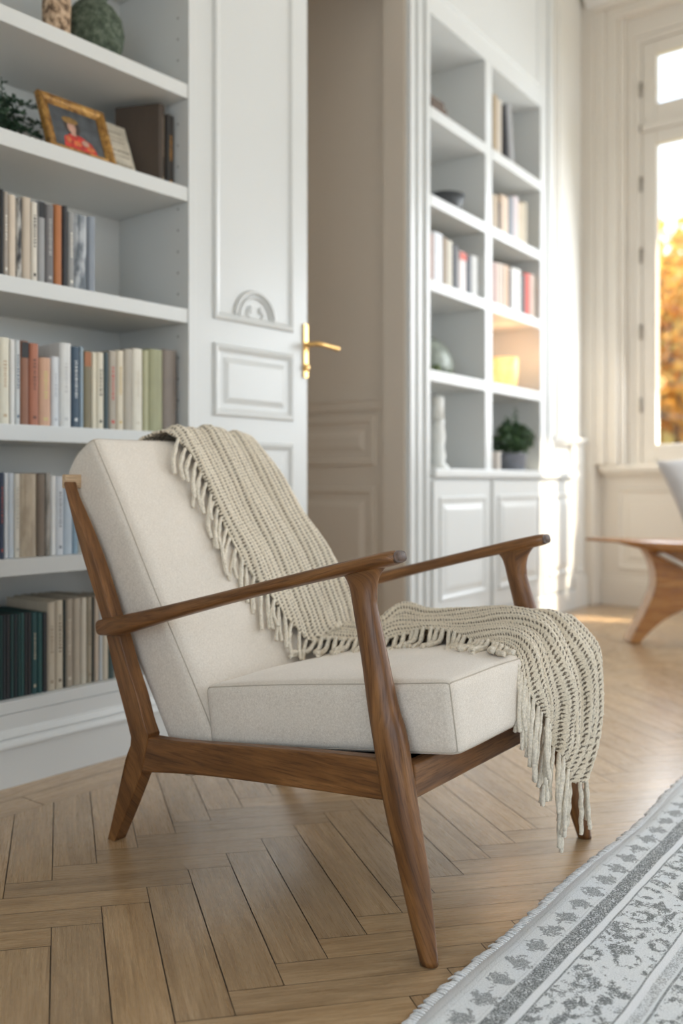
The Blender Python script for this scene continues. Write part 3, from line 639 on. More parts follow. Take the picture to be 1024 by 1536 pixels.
# leaning plate on a small green stand
r = empty('display_plate', rl(rx(652, .10), .10, RZ[3]+.001), AR, 'grey green plate leaning on a moss green stand, left bay of the corner bookcase', 'plate')
q = MB().lathe([(.02, .012), (.06, .004), (.105, -.01), (.108, -.006), (.06, .012), (.0, .018)], 40).build('plate', flat('celadon', (.30, .33, .28), .35, .2, 25), r, True)
q.matrix_local = Matrix.Translation((.07, .03, .115))@Matrix.Rotation(radians(58), 4, 'X')@Matrix.Rotation(radians(-14), 4, 'Y')
MB().box(-.01, .15, -.03, .05, 0, .018).box(.0, .02, -.02, .06, .018, .05).box(.12, .14, -.02, .06, .018, .05).build('stand', flat('moss', (.13, .17, .07), .8), r, bevel=.003)
# tall white candle holder
r = empty('candle_holder', rl(rx(657, .08), .08, RZ[4]+.001), AR, 'tall white pillar ornament standing on the cupboard top, left bay', 'candle holder')
MB().lathe([(.05, 0), (.05, .012), (.028, .03), (.036, .06), (.026, .10), (.034, .15), (.026, .2), (.032, .225)], 28).build('stem', flat('white_ceramic', (.70, .70, .66), .4), r, True)
MB().lathe([(.026, .226), (.026, .33), (.020, .336), (.004, .336), (.003, .348)], 24).build('candle', flat('wax', (.78, .77, .72), .5), r, True)
# glowing amber lantern
r = empty('lantern', rl(rx(757, .10), .10, RZ[3]+.001), AR, 'glowing amber glass candle lantern on the fourth shelf of the corner bookcase', 'lantern')
t = NT('amber_glass'); t.set(Roughness=.3, Emission_Strength=.8); co = t.coord(); n = t.noise(co, 25, 3); t.col((.75, .42, .14)); t.put(t.b.inputs['Emission Color'], t.ramp(n, [(.35, (1., .48, .14)), (.65, (1., .66, .30))]))
MB().lathe([(.045, .012), (.062, .02), (.070, .10), (.072, .165), (.068, .165), (.064, .10), (.05, .02)], 32).build('glass_shade', t.m, r, True)
MB().lathe([(.052, 0), (.052, .010), (.03, .012)], 32).build('base', M['brass'], r, True)
ld = bpy.data.lights.new('lantern_light', 'POINT'); ld.energy = .9; ld.color = (1., .55, .25); ld.shadow_soft_size = .05
lo = bpy.data.objects.new('lantern_light', ld); C.objects.link(lo); lo.location = rl(rx(757, .10), .10, RZ[3]+.22)
m = MB().lathe([(.022, 0), (.024, .03), (.012, .045), (.012, .06), (.018, .065), (.010, .09)], 20)
o = m.build('figurine', flat('umber', (.14, .10, .07), .6), None, True, loc=rl(rx(794, .08), .08, RZ[3]+.001)); tag(o, 'tiny brown figurine right of the amber lantern', 'figurine')
b = book(.03, .2, .2, (.14, .07, .05), 'dark maroon book standing left of the amber lantern', None, rl(-1.106, .012, RZ[3]+.001), AR)
b = book(.022, .26, .2, (.17, .11, .09), 'thin brown book behind the potted plant in the corner bookcase', None, rl(-1.106, .04, RZ[4]+.001), AR)
b = book(.028, .09, .12, (.72, .66, .60), 'small white book standing by the grey plant pot', None, rl(-1.072, -.018, RZ[4]+.001), AR)
# potted plant on the ledge
r = empty('potted_plant', rl(rx(768, .06), .06, RZ[4]+.001), AR, 'bushy dark green plant in a grey pot on the cupboard ledge', 'plant')
MB().lathe([(.055, 0), (.066, .004), (.074, .085), (.076, .09), (.070, .09), (.066, .07)], 32).build('pot', flat('grey_pot', (.20, .21, .24), .5), r, True)
rr = random.Random(11); stems = []
for k in range(60):
    a = rr.uniform(0, 2*pi); L = rr.uniform(.06, .19); h_ = rr.uniform(0, .12)
    stems.append([(cos(a)*.03, sin(a)*.03, .08), (cos(a)*L*.5, sin(a)*L*.4, .12+h_), (cos(a)*L, sin(a)*L*.6, .10+h_*.9)])
stems.append([(0, 0, .09), (.01, 0, .2), (.03, -.01, .34)]); stems.append([(0, 0, .09), (.03, 0, .18), (.012, -.01, .29)]); stems.append([(0, 0, .09), (-.05, 0, .2), (-.09, -.01, .27)])
ms = MB()
for s1 in stems:
    v, f, _ = sweep_data(s1, [.002]*3, nseg=8, nr=5, round_end=False); ms.add(v, f)
ms.build('stems', leafm2, r)
leaf_cluster(3000, fs_, .024, 4).build('foliage', leafm2, r)

# wall right of the bookcase (facing the room) with pilaster and dado
def corner_wall():
    r = empty('wall_corner', tuple(RQ), AR); tag(r, 'cream panelled wall strip between corner bookcase and window', 'wall', kind='structure')
    m = MB().box(-.30, .30, .03, .15, 0, ZC)
    m.box(-.275, -.245, .014, .031, 1.03, ZC).box(-.21, .16, .018, .031, 1.03, ZC).box(-.18, .13, .010, .019, 1.03, ZC)
    m.build('wall_panel', M['wall'], r, bevel=.003)
    m = MB().box(-.30, .25, -.004, .031, .98, 1.0).box(-.30, .25, -.016, .031, 1.0, 1.02).box(.02, .22, .008, .031, 0, .98)
    m.frame((.045, .008, .22), (1, 0, 0), (0, 0, 1), (0, -1, 0), .15, .66, [(0, 0), (.003, .008), (.012, .008), (.018, .001), (.02, .001)])
    m.box(.02, .235, -.01, .031, 0, .17).box(.02, .228, -.004, .031, .17, .19)
    m.build('dado_panel', M['wall'], r, bevel=.003)
corner_wall()

# ------------------------------------------------------------------ window wall
def window_wall():
    W_ = M['winpaint']; X0, X1 = XW, 5.62
    yL, yR, zb, zt = 2.19, .86, .86, 3.44       # opening in the inner face
    r = empty('wall_window', (0, 0, 0)); tag(r, 'cream panelled wall around the tall window', 'wall', kind='structure')
    # pier left of window, with stepped casing
    m = MB().box(X0, X1, 2.40, 2.62, 0, ZC)
    m.box(X0+.015, X1, 2.335, 2.40, .86, ZC).box(X0+.035, X1, 2.265, 2.335, .86, ZC).box(X0+.06, X1, 2.235, 2.265, .86, ZC).box(X0+.11, X1, yL, 2.235, .86, ZC)
    m.build('pier', W_, r, bevel=.005)
    m = MB().box(X0, X1, -2.6, .58, 0, ZC); m.box(X0+.015, X1, .58, .66, .86, ZC).box(X0+.035, X1, .66, .74, .86, ZC).box(X0+.06, X1, .74, .80, .86, ZC).box(X0+.11, X1, .80, yR, .86, ZC)
    m.build('pier', W_, r, bevel=.005)
    m = MB().box(X0-.003, X1, .58, 2.40, 3.62, ZC).box(X0+.032, X1, .662, 2.333, 3.56, 3.63).box(X0+.107, X1, .802, 2.263, zt, 3.57)
    m.build('lintel', W_, r, bevel=.005)
    # apron below the sill, recessed
    m = MB().box(X0+.13, X1, .58, 2.40, 0, zb-.04)
    for ya, yb in ((2.30, 1.55), (1.47, .68)):
        m.frame((X0+.13, ya, .22), (0, -1, 0), (0, 0, 1), (-1, 0, 0), ya-yb, .50, [(0, 0), (.003, .012), (.018, .012), (.028, .001), (.06, .001), (.08, .008)])
    m.box(X0+.11, X0+.131, .58, 2.40, 0, .15).box(X0+.118, X0+.131, .58, 2.40, .15, .17)
    m.build('apron', W_, r, bevel=.002)
    s = MB().box(X0+.045, X1, .60, 2.39, zb-.04, zb).box(X0+.07, X1, .60, 2.38, zb-.06, zb-.04).build('trim_1', W_, None, bevel=.006)
    st(s, 'cream painted window sill board', 'window sill')
    st(MB().box(5.64, 6.36, .2, 2.9, 3.80, 3.92).build('sun_block_slab', W_, None, bevel=.01), 'unseen slab added outside above the window to cut the sun', 'sun blocker')  # added unseen slab, blocks sun through the upper part of the window
    # the window itself
    wd = empty('window_1', (0, 0, 0)); tag(wd, 'tall white casement window with a transom light above, trees outside', 'window', kind='structure')
    xf = 5.50; P_ = M['winpaint']
    z0, z1, zt0, zt1 = .875, 2.885, 2.885, 3.40
    m = MB().box(xf-.01, xf+.07, 2.145, 2.19, zb, zt).box(xf-.01, xf+.07, yR, yR+.045, zb, zt).box(xf-.01, xf+.07, yR+.045, 2.145, zb, z0).box(xf-.01, xf+.07, yR+.045, 2.145, 3.40, zt).box(xf-.018, xf+.07, yR+.045, 2.145, 2.862, 2.91)
    m.build('window_frame', P_, wd, bevel=.003)
    ym = (2.145+yR+.045)/2
    def sash(ya, yb, za, zb_, hinge):
        f = MB(); wS = .085
        f.box(xf-.004, xf+.045, ya-wS, ya, za, zb_).box(xf-.004, xf+.045, yb, yb+wS, za, zb_).box(xf-.004, xf+.045, yb+wS, ya-wS, za, za+.105).box(xf-.004, xf+.045, yb+wS, ya-wS, zb_-.085, zb_)
        s_ = f.build('sash', P_, wd, bevel=.005)
        MB().box(xf+.018, xf+.024, yb+wS-.004, ya-wS+.004, za+.10, zb_-.08).build('pane', M['glass'], s_)
        return s_
    s1 = sash(2.142, ym+.002, z0+.002, 2.860, 1); s2 = sash(ym-.002, yR+.048, z0+.002, 2.860, -1)
    s3 = sash(2.142, ym+.002, 2.912, 3.397, 1); s4 = sash(ym-.002, yR+.048, 2.912, 3.397, -1)
    for z in (1.22, 1.66, 2.12, 2.55): MB().lathe([(.006, -.045), (.009, -.043), (.009, .043), (.006, .045)], 12).build('hinge', M['steel'], s1, True, loc=(xf-.012, 2.148, z))
    for z in (3.12,): MB().lathe([(.006, -.045), (.009, -.043), (.009, .043), (.006, .045)], 12).build('hinge', M['steel'], s3, True, loc=(xf-.012, 2.148, z))
    MB().lathe([(.006, -.02), (.010, -.018), (.010, .018), (.006, .02)], 12).build('hinge', M['steel'], s3, True, loc=(xf-.012, 2.148, 2.885))
    # cornice
    prof = [(0, 0), (0, -.13), (-.02, -.125), (-.03, -.10), (-.06, -.06), (-.10, -.035), (-.12, -.02), (-.12, 0)]
    n = len(prof); vs = [(XW+a, y, ZC+b_) for y in (2.44, -2.6) for a, b_ in prof]
    fs = [(k, (k+1) % n, n+(k+1) % n, n+k) for k in range(n)]+[tuple(reversed(range(n))), tuple(range(n, 2*n))]
    st(mesh('trim_2', vs, fs, M['ceil'], None, False), 'plaster cornice above the window', 'cornice')
window_wall()

# ------------------------------------------------------------------ outside: autumn trees and lawn
def outside():
    g = MB().box(5.9, 60, -40, 40, -.6, -.5).build('lawn', flat('lawn', (.28, .25, .10), .9, .3, .5)); tag(g, 'sunny autumn lawn outside the window', 'lawn', kind='structure')
    lm = []
    for c in ((.80, .50, .12), (.72, .38, .08), (.55, .42, .14)):
        t = NT('autumn_leaf'); t.col((*c, 1) if False else c); t.set(Roughness=.6)
        tl = t.n.new('ShaderNodeBsdfTranslucent'); tl.inputs[0].default_value = (*c, 1); mx = t.n.new('ShaderNodeMixShader'); mx.inputs[0].default_value = .5
        t.l.new(t.b.outputs[0], mx.inputs[1]); t.l.new(tl.outputs[0], mx.inputs[2]); t.l.new(mx.outputs[0], t.n['Material Output'].inputs[0]); lm.append(t.m)
    bm_ = flat('tree_bark', (.16, .11, .07), .9, .2, 10)
    def tree(x, y, H_, R_, seed, label, mats):
        rr = random.Random(seed); t_ = empty('tree', (x, y, -.5), 0, label, 'tree', 'autumn trees outside the window')
        sweep('trunk', [(0, 0, 0), (.05, 0, H_*.3), (-.05, .05, H_*.6), (0, 0, H_*.9)], [.2, .15, .1, .03], bm_, t_, nr=10)
        br = MB()
        ends = []
        for k in range(16):
            a = rr.uniform(0, 2*pi); z = H_*rr.uniform(.25, .8); L = R_*rr.uniform(.6, 1.)
            e = (cos(a)*L, sin(a)*L, z+rr.uniform(.2, 1.)); ends.append(e)
            v, f, _ = sweep_data([(0, 0, z), (e[0]*.5, e[1]*.5, z+.1), e], [.06, .04, .015], nseg=8, nr=6, round_end=False); br.add(v, f)
        br.build('branches', bm_, t_)
        def fn(q):
            while True:
                p = Vector((q.gauss(0, 1), q.gauss(0, 1), q.gauss(0, 1)))
                if p.length > .01: break
            p = p.normalized()*(q.random()**.4); return (p.x*R_, p.y*R_, H_*.58+p.z*H_*.42), (q.uniform(-1, 1), q.uniform(-1, 1), q.uniform(-1, .3))
        m = leaf_cluster(4200, fn, .26, seed); mi = [rr.randrange(3) for _ in m.f]; m.m = mi
        m.build('foliage', lm, t_)
    for i, (x, y, H_, R_, lab) in enumerate(((14.5, 5.2, 5.4, 1.7, 'golden autumn tree nearest the left edge of the window'), (17.5, 1.2, 6.0, 2.0, 'amber autumn tree in the middle of the window view'), (21., 7.6, 6.4, 2.2, 'distant yellow tree behind the other trees'), (13.5, -2.2, 5.2, 1.8, 'rust yellow tree on the right outside the window'))):
        tree(x, y, H_, R_, 20+i, lab, lm)
outside()

# ------------------------------------------------------------------ the armchair
chair = empty('armchair', tuple(A0), CH_ROT, 'walnut framed lounge armchair with oatmeal linen cushions, in the foreground', 'armchair')
H2 = WID/2
def mirror(o, name=None):
    me = o.data.copy(); co = np.zeros(len(me.vertices)*3); me.vertices.foreach_get('co', co); co = co.reshape(-1, 3); co[:, 1] = WID-co[:, 1]
    me.vertices.foreach_set('co', co.ravel()); me.flip_normals(); me.update()
    n = bpy.data.objects.new(name or o.name.split('.')[0], me); C.objects.link(n); n.parent = o.parent
    for md in o.modifiers:
        k = n.modifiers.new(md.name, md.type)
        if md.type == 'BEVEL': k.width = md.width; k.segments = md.segments; k.limit_method = md.limit_method; k.angle_limit = md.angle_limit
    return n
# front leg
# silhouette stations (left, right, height) of the near leg; the flare at the top runs into the arm
LEG = [(506, 593, 846.5, .0165), (511, 587, 851.5, .0163), (515.5, 577.5, 858, .0158), (519, 571, 865, .0152), (522, 567, 873, .0148), (525, 565, 884, .0147), (527, 565, 896, .0150), (529, 566, 909, .0155), (536, 575, 952, .0170), (543, 584, 995, .0180),
       (551.5, 598, 1060, .0205), (558, 610, 1102, .0225), (575, 626, 1203, .0228), (588, 635.5, 1262, .0212), (601, 644, 1320, .0195), (615.5, 651, 1385, .0165), (630, 657, 1446, .0130)]
pts = []; rads = []
for (xl, xr, y, hb) in LEG:
    b_ = .03*max(0, (1446-y)/560); b_ = min(b_, .03); a_, z_ = side((xl+xr)/2, y, b_); d_ = float((A0+cfv*a_+cwv*b_)[:2]@fw[:2])
    w2 = (xr-xl)/2/F*d_; ha = sqrt(max(1e-6, w2*w2-(hb*.60)**2))/.80
    pts.append((a_, b_, max(z_, .0012))); rads.append((hb, ha))
zt_ = pts[0][2]
def leg_axis(p):
    k = min(1, max(0, (p[2]-(zt_-.055))/.045)); v = np.array([1., 0, .26*k]); return -v/np.linalg.norm(v)
fl_ = sweep('front_leg', pts, rads, M['walnut'], chair, ref=(0, 1, 0), nseg=110, nr=32, expo=2.2, vfix=leg_axis, round_end=False)
bm = bmesh.new(); bm.from_mesh(fl_.data); bmesh.ops.recalc_face_normals(bm, faces=bm.faces); bm.to_mesh(fl_.data); bm.free()
mirror(fl_)
# armrest
armc = [(151, 941, -.002), (185, 937, .000), (250, 920, .006), (350, 894, .016), (450, 869, .024), (540, 848, .030), (585, 838, .030), (602, 834, .030)]
pts = []
for x, y, b_ in armc: a_, z_ = side(x, y, b_); pts.append((a_, b_, z_))
rad = [(.017, .016), (.021, .0195), (.019, .0155), (.0215, .0125), (.024, .0118), (.027, .0125), (.025, .0125), (.018, .0095)]
ar = sweep('armrest', pts, rad, M['walnut'], chair, ref=(0, 1, 0), nseg=70, nr=24, expo=2.8); 
def tipmat(o):
    o.data.materials.append(M['endgrain']); P = o.data.polygons
    z = max(v.co.x for v in o.data.vertices)
    for p in P:
        if p.center.x > z-.006: p.material_index = 1
tipmat(ar); mirror(ar)
# post + rear leg, cut from one board, and side rail
L1 = [(96.5, 727), (122, 825), (155, 933), (170, 1000), (183, 1050), (192, 1085), (197, 1106)]
L2 = [(196, 1118), (188, 1150), (174, 1205), (159.5, 1260)]
R2 = [(183.5, 1261), (200, 1220), (214, 1187), (226, 1157)]
R1 = [(238, 1099), (230, 1076), (221, 1040), (208, 1000), (194, 950), (184, 925), (161, 851), (138.6, 792), (117.5, 743), (112, 722)]
lf = [side(x, y, 0.004) for x, y in L1]; ll = [side(x, y, .004+.036*(y-1118)/145) for x, y in L2]
lr = [side(x, y, .034+.03*(y-1157)/105) for x, y in R2]; rf = [side(x, y, .030) for x, y in R1]
ll[-1] = (ll[-1][0], .0); lr[0] = (lr[0][0], .0)
rails = [side(x, y, .004) for x, y in ((300, 1164), (440, 1182), (590, 1204))]
railt = [side(x, y, .018) for x, y in ((582, 1135), (440, 1122), (330, 1114), (275, 1110), (252, 1107))]
A_ = [tuple(p) for p in catmull(lf, 26)]; B_ = [tuple(p) for p in catmull(ll, 14)]; C_ = [tuple(p) for p in catmull(lr, 14)]; D_ = [tuple(p) for p in catmull(rf, 36)]
def board(name, poly, b0, b1, bev, uvaxis):
    n = len(poly)
    def bo(z): return .040*max(0, (.2-z)/.2)
    vs = [(a, (b0, b1)[s1]+bo(z), z) for s1 in (0, 1) for a, z in poly]
    fs = [(k, (k+1) % n, n+(k+1) % n, n+k) for k in range(n)]+[tuple(reversed(range(n))), tuple(range(n, 2*n))]
    uv = [((z*.92-a*.4, a*.9+z*.4+s1*.03) if uvaxis == 'z' else (a, z+s1*.03)) for s1 in (0, 1) for a, z in poly]
    o = mesh(name, vs, fs, M['walnut'], chair, True, uv)
    bm = bmesh.new(); bm.from_mesh(o.data); bmesh.ops.recalc_face_normals(bm, faces=bm.faces)
    bm.to_mesh(o.data); bm.free()
    b_ = o.modifiers.new('bevel', 'BEVEL'); b_.width = bev; b_.segments = 5; b_.limit_method = 'ANGLE'; b_.angle_limit = radians(55)
    w_ = o.modifiers.new('wn', 'WEIGHTED_NORMAL'); w_.keep_sharp = False
    return o
jr = (rf[0][0]+.012, rf[0][1]-.010)
post = board('back_post', A_+B_+C_+D_, .002, .034, .0105, 'z')
mirror(post)
rt_ = [tuple(p) for p in catmull(railt, 14)]; rb_ = [tuple(p) for p in catmull([(lr[-1][0]-.012, lr[-1][1]+.002)]+[rails[0], rails[1], rails[2]], 14)]
rail = board('side_rail', rb_+rt_+[(rf[0][0]-.012, rf[0][1]-.004)], .004, .031, .005, 'a'); mirror(rail)
# front rail, back rail, crest and back slats, webbing deck
def cbox(name, a0, a1, b0, b1, z0, z1, mat, bev=.004, rot=None):
    m = MB().box(b0, b1, a0, a1, z0, z1)     # long axis first for grain
    vs = [(y, x, z) for x, y, z in m.v]; fs = [tuple(reversed(f)) for f in m.f]
    o = mesh(name, vs, fs, mat, chair, True, [(b, z+a) for a, b, z in vs])
    b_ = o.modifiers.new('bevel', 'BEVEL'); b_.width = bev; b_.segments = 3; w_ = o.modifiers.new('wn', 'WEIGHTED_NORMAL')
    return o
cbox('front_rail', -.068, -.042, .028, WID-.028, .243, .300, M['walnut'])
cbox('rear_rail', -.60, -.575, .030, WID-.030, .19, .235, M['walnut'])
cr = cbox('crest_rail', -.924, -.910, .008, WID-.008, .745, .775, M['lightwood'], .003)
for k, (a_, z_) in enumerate(((-.878, .61), (-.802, .48))): cbox('back_slat', a_-.008, a_+.004, .032, WID-.032, z_, z_+.045, M['walnut'])
dk = cbox('seat_webbing', -.56, -.07, .032, WID-.032, .262, .270, M['black'], .001)
for v in dk.data.vertices: v.co.z += (v.co.x+.56)*.055-.02
# cushions
def cushion(name, mat, S, r_, puff, M4, n=(44, 44, 14), puffside=.004, parent=chair, wr=.0015, seed=0, seam=True, drop=0.):
    """S = half sizes x, y, z (z thickness)"""
    bm = bmesh.new(); bmesh.ops.create_cube(bm, size=2)
    verts = {}; V = []; Fs = []
    def vid(i, j, k):
        key = (i, j, k)
        if key not in verts: verts[key] = len(V); V.append((2*i/n[0]-1, 2*j/n[1]-1, 2*k/n[2]-1))
        return verts[key]
    for i in range(n[0]):
        for j in range(n[1]):
            for k, fl2 in ((0, 1), (n[2], 0)):
                q = [vid(i, j, k), vid(i+1, j, k), vid(i+1, j+1, k), vid(i, j+1, k)]; Fs.append(q[::-1] if fl2 else q)
    for i in range(n[0]):
        for k in range(n[2]):
            for j, fl2 in ((0, 0), (n[1], 1)):
                q = [vid(i, j, k), vid(i+1, j, k), vid(i+1, j, k+1), vid(i, j, k+1)]; Fs.append(q[::-1] if fl2 else q)
    for j in range(n[1]):
        for k in range(n[2]):
            for i, fl2 in ((0, 1), (n[0], 0)):
                q = [vid(i, j, k), vid(i, j+1, k), vid(i, j+1, k+1), vid(i, j, k+1)]; Fs.append(q[::-1] if fl2 else q)
    bm.free()
    V = np.array(V); S = np.array(S, float)
    # concentrate samples near edges
    V = np.sign(V)*np.abs(V)**.75
    rg = np.random.default_rng(seed); KK = [(rg.uniform(2, 7, 3), rg.uniform(0, 6.28, 3)) for _ in range(6)]
    def deform(V):
        return _deform(V)
    def _deform(V):
        P = V*S; core = np.clip(P, -(S-r_), S-r_); d = P-core; L = np.linalg.norm(d, axis=1); mk = L > 1e-9
        cheb = np.abs(d).max(axis=1); Q = P.copy(); Q[mk] = core[mk]+d[mk]/L[mk][:, None]*cheb[mk][:, None]
        x, y, z = V.T; f1 = (1-np.abs(x)**3.2)*(1-np.abs(y)**3.2); w_ = 0
        for (kx, ky, kz), p_ in KK: w_ = w_+np.sin(kx*x+p_[0])*np.sin(ky*y+p_[1])*np.sin(kz*z+p_[2])
        Q[:, 2] += np.sign(z)*np.abs(z)*(f1*puff+w_*wr*.5)
        Q[:, 0] += np.sign(x)*np.abs(x)**6*(1-z**2)*puffside*(1-y**4); Q[:, 1] += np.sign(y)*np.abs(y)**6*(1-z**2)*puffside*(1-x**4)
        Q[:, 0] -= drop*np.clip(-z+.25, 0, 1.25)**2*np.clip(x, 0, 1)**7/1.56
        return Q
    Q = deform(V)
    M4 = np.array(M4); W3 = Q@M4[:3, :3].T+M4[:3, 3]
    o = mesh(name, W3, Fs, mat, parent, True)
    if seam:
        # sewn seam lines round both faces and down the corners
        sm = MB()
        T4 = lambda Pn: deform(np.array(Pn, float))@M4[:3, :3].T+M4[:3, 3]
        for sg in (-1, 1):
            ring = []
            for (ax_, ay_), (bx_, by_) in (((-1, -1), (1, -1)), ((1, -1), (1, 1)), ((1, 1), (-1, 1)), ((-1, 1), (-1, -1))):
                for t_ in np.linspace(-1, 1, 50)[:-1]:
                    t2 = copysign(abs(t_)**.75, t_); ring.append((ax_+(bx_-ax_)*(t2+1)/2, ay_+(by_-ay_)*(t2+1)/2, sg*1.))
            ring.append(ring[0]); R_ = T4(ring)
            v, f, _ = sweep_data(R_, [.0013]*len(R_), nseg=len(R_), nr=6, ref=(.3, .4, .8), round_end=False, cap=False); sm.add(v, f)
        for sx_ in (-1, 1):
            for sy_ in (-1, 1):
                L_ = T4([(sx_, sy_, z_) for z_ in np.linspace(-1, 1, 12)]); v, f, _ = sweep_data(L_, [.0012]*12, nseg=16, nr=6, ref=(.8, .3, .1), round_end=False); sm.add(v, f)
        sm.build('seam', M['seam'], o, True)
    return o
def frame4(p0, ux, uy, uz): 
    m = np.eye(4); m[:3, 0] = ux; m[:3, 1] = uy; m[:3, 2] = uz; m[:3, 3] = p0; return m
# seat cushion: front top seam (.02,.442) rear (-.53,.364); thickness ~.122
B0c, B1c = .046, .615
ta = atan2(.078, .55); ux = np.array([cos(ta), 0, sin(ta)]); uz = np.array([-sin(ta), 0, cos(ta)]); uy = np.cross(uz, ux)
ctop = np.array([(.024-.548)/2, 0, (.444+.360)/2]); Sx = .277; Sz = .0605
cen = ctop-uz*Sz; cen[1] = (B0c+B1c)/2
cushion('seat_cushion', M['linen'], (Sx, (B1c-B0c)/2, Sz), .016, .012, frame4(cen, ux, uy, uz), seed=2)
# back cushion
tb = np.array([-.523, 0, .852]); nb = np.array([.852, 0, .523]); yb = np.cross(nb, tb)
t0, t1 = -.115, .628; Tk = .132
cb = np.array([-.545, 0, .33])+tb*((t0+t1)/2)-nb*(Tk/2+.005); cb[1] = (B0c+.005+.62)/2
cushion('back_cushion', M['linen'], ((t1-t0)/2, (.62-B0c-.005)/2, Tk/2), .022, .012, frame4(cb, tb, yb, nb), n=(56, 44, 14), seed=5, wr=.003, drop=.034)

# ------------------------------------------------------------------ knitted throw
def bp(t_, b, off=.012):
    p = np.array([-.545, 0, .33])+tb*t_+nb*off; return (p[0], b, p[2])
def px(x, y, b): a, z = side(x, y, b); return (a, b, z)
def row6(pts): return catmull(pts, 9)
rows = [
 [bp(.42, .20, -.150), bp(.42, .34, -.152), bp(.42, .48, -.152), bp(.42, .60, -.145), bp(.42, .66, -.115)],
 [bp(.58, .205, -.146), bp(.58, .34, -.148), bp(.58, .48, -.147), bp(.58, .60, -.140), bp(.57, .655, -.115)],
 [bp(.635, .215, -.11), bp(.638, .34, -.108), bp(.638, .47, -.108), bp(.635, .58, -.108), bp(.60, .65, -.11)],
 [bp(.652, .235, -.055), bp(.660, .35, -.05), bp(.662, .46, -.05), bp(.650, .57, -.055), bp(.60, .648, -.075)],
 [bp(.640, .262, .008), bp(.652, .36, .010), bp(.650, .45, .012), bp(.636, .545, .006), bp(.585, .637, -.04)],
 [bp(.585, .288, .022), bp(.59, .38, .022), bp(.588, .46, .026), bp(.578, .56, .022), bp(.545, .640, -.03)],
 [bp(.50, .304, .020), bp(.50, .39, .024), bp(.50, .47, .022), bp(.49, .575, .034), bp(.47, .645, -.02)],
 [bp(.40, .308, .020), bp(.40, .39, .020), bp(.40, .48, .028), bp(.39, .59, .032), bp(.38, .650, -.02)],
 [bp(.30, .314, .020), bp(.30, .40, .022), bp(.30, .49, .024), bp(.29, .60, .042), bp(.28, .660, -.01)],
 [bp(.21, .340, .020), bp(.21, .41, .022), bp(.21, .50, .026), bp(.205, .60, .045), bp(.20, .660, .0)],
 [bp(.125, .372, .020), bp(.13, .44, .024), bp(.13, .52, .030), bp(.125, .60, .045), bp(.12, .650, .0)],
 [bp(.068, .405, .022), bp(.075, .47, .032), bp(.08, .53, .036), bp(.08, .59, .045), bp(.07, .640, .0)],
 [px(492, 962, .438), px(500, 950, .48), px(520, 940, .53), px(548, 940, .585), (-.55, .640, .32)],
 [px(545, 962, .448), px(548, 948, .49), px(560, 938, .54), px(575, 935, .585), (-.47, .645, .33)],
 [px(590, 958, .450), px(590, 940, .49), px(598, 925, .54), px(606, 912, .59), (-.41, .650, .33)],
 [px(640, 944, .450), px(640, 934, .49), px(645, 925, .54), px(650, 919, .59), (-.33, .650, .34)],
 [px(692, 955, .415), px(692, 942, .46), px(696, 928, .52), px(702, 918, .585), (-.24, .650, .345)],
 [px(752, 968, .335), px(758, 952, .39), px(764, 932, .47), px(770, 914, .57), (-.14, .640, .36)],
 [px(776, 995, .295), px(794, 970, .36), px(812, 943, .45), px(830, 920, .565), (-.03, .635, .39)],
 [px(792, 1036, .290), px(822, 1010, .36), px(850, 975, .46), px(872, 942, .57), (.00, .632, .415)],
 [px(808, 1073, .32), px(838, 1050, .39), px(868, 1020, .48), px(895, 972, .575), (.018, .630, .37)],
 [px(822, 1100, .36), px(848, 1085, .42), px(876, 1065, .49), px(901, 1015, .58), (.025, .628, .32)],
 [px(834, 1126, .39), px(855, 1118, .43), px(876, 1105, .49), px(897, 1065, .57), (.022, .620, .25)],
 [px(843, 1150, .41), px(858, 1146, .44), px(874, 1138, .49), px(889, 1112, .55), (.02, .595, .20)],
 [px(851, 1172, .43), px(860, 1172, .45), px(869, 1168, .48), px(879, 1150, .52), (.02, .560, .165)],
]
NU, NVV = 560, 170
R9 = np.array([row6(r) for r in rows])           # rows x 9 x 3
cols = np.array([catmull(R9[:, j], NU) for j in range(9)])     # 9 x NU x 3
grid = np.array([catmull(cols[:, i], NVV) for i in range(NU)])  # NU x NVV x 3
mid_ = grid[:, NVV//3]; su = np.concatenate([[0], np.cumsum(np.linalg.norm(np.diff(mid_, axis=0), axis=1))])
sv = np.zeros((NU, NVV)); dv = np.linalg.norm(np.diff(grid, axis=1), axis=2); sv[:, 1:] = np.cumsum(dv, axis=1)
sv = sv-sv[:, -1:]                                # measured from the far edge
# gentle folds running with the rows, deeper where it hangs
UU = np.linspace(0, 1, NU)[:, None]; 
def normals(G):
    du = np.gradient(G, axis=0); dv_ = np.gradient(G, axis=1); n_ = np.cross(du, dv_); return n_/(np.linalg.norm(n_, axis=2)[..., None]+1e-12)
Nn = normals(grid)
if Nn[int(NU*.35), 60][0] < 0: Nn = -Nn
fade = np.clip(np.minimum(-sv/.05, 1), 0, 1)
fold = .0045*np.sin(sv*2*pi/.115+2.2*np.sin(UU*9))*fade+.0025*np.sin(sv*2*pi/.05+3*np.sin(UU*7+1))*fade
hang = np.clip((UU-.74)/.08, 0, 1)
fold = fold*(1+1.2*hang)
PERV = .0150
n_knit = .0013*np.cos(sv*2*pi/PERV+pi)+.0006*np.sin(su[:, None]*2*pi/.0132+sv*pi/PERV)+rng.normal(0, .00035, (NU, NVV))
back = np.clip((.16-UU)/.03, 0, 1)
G2 = grid+Nn*(fold*(1-back)+n_knit+.003)[..., None]
vs = G2.reshape(-1, 3); idx = np.arange(NU*NVV).reshape(NU, NVV)
fs = np.stack([idx[:-1, :-1], idx[1:, :-1], idx[1:, 1:], idx[:-1, 1:]], -1).reshape(-1, 4)
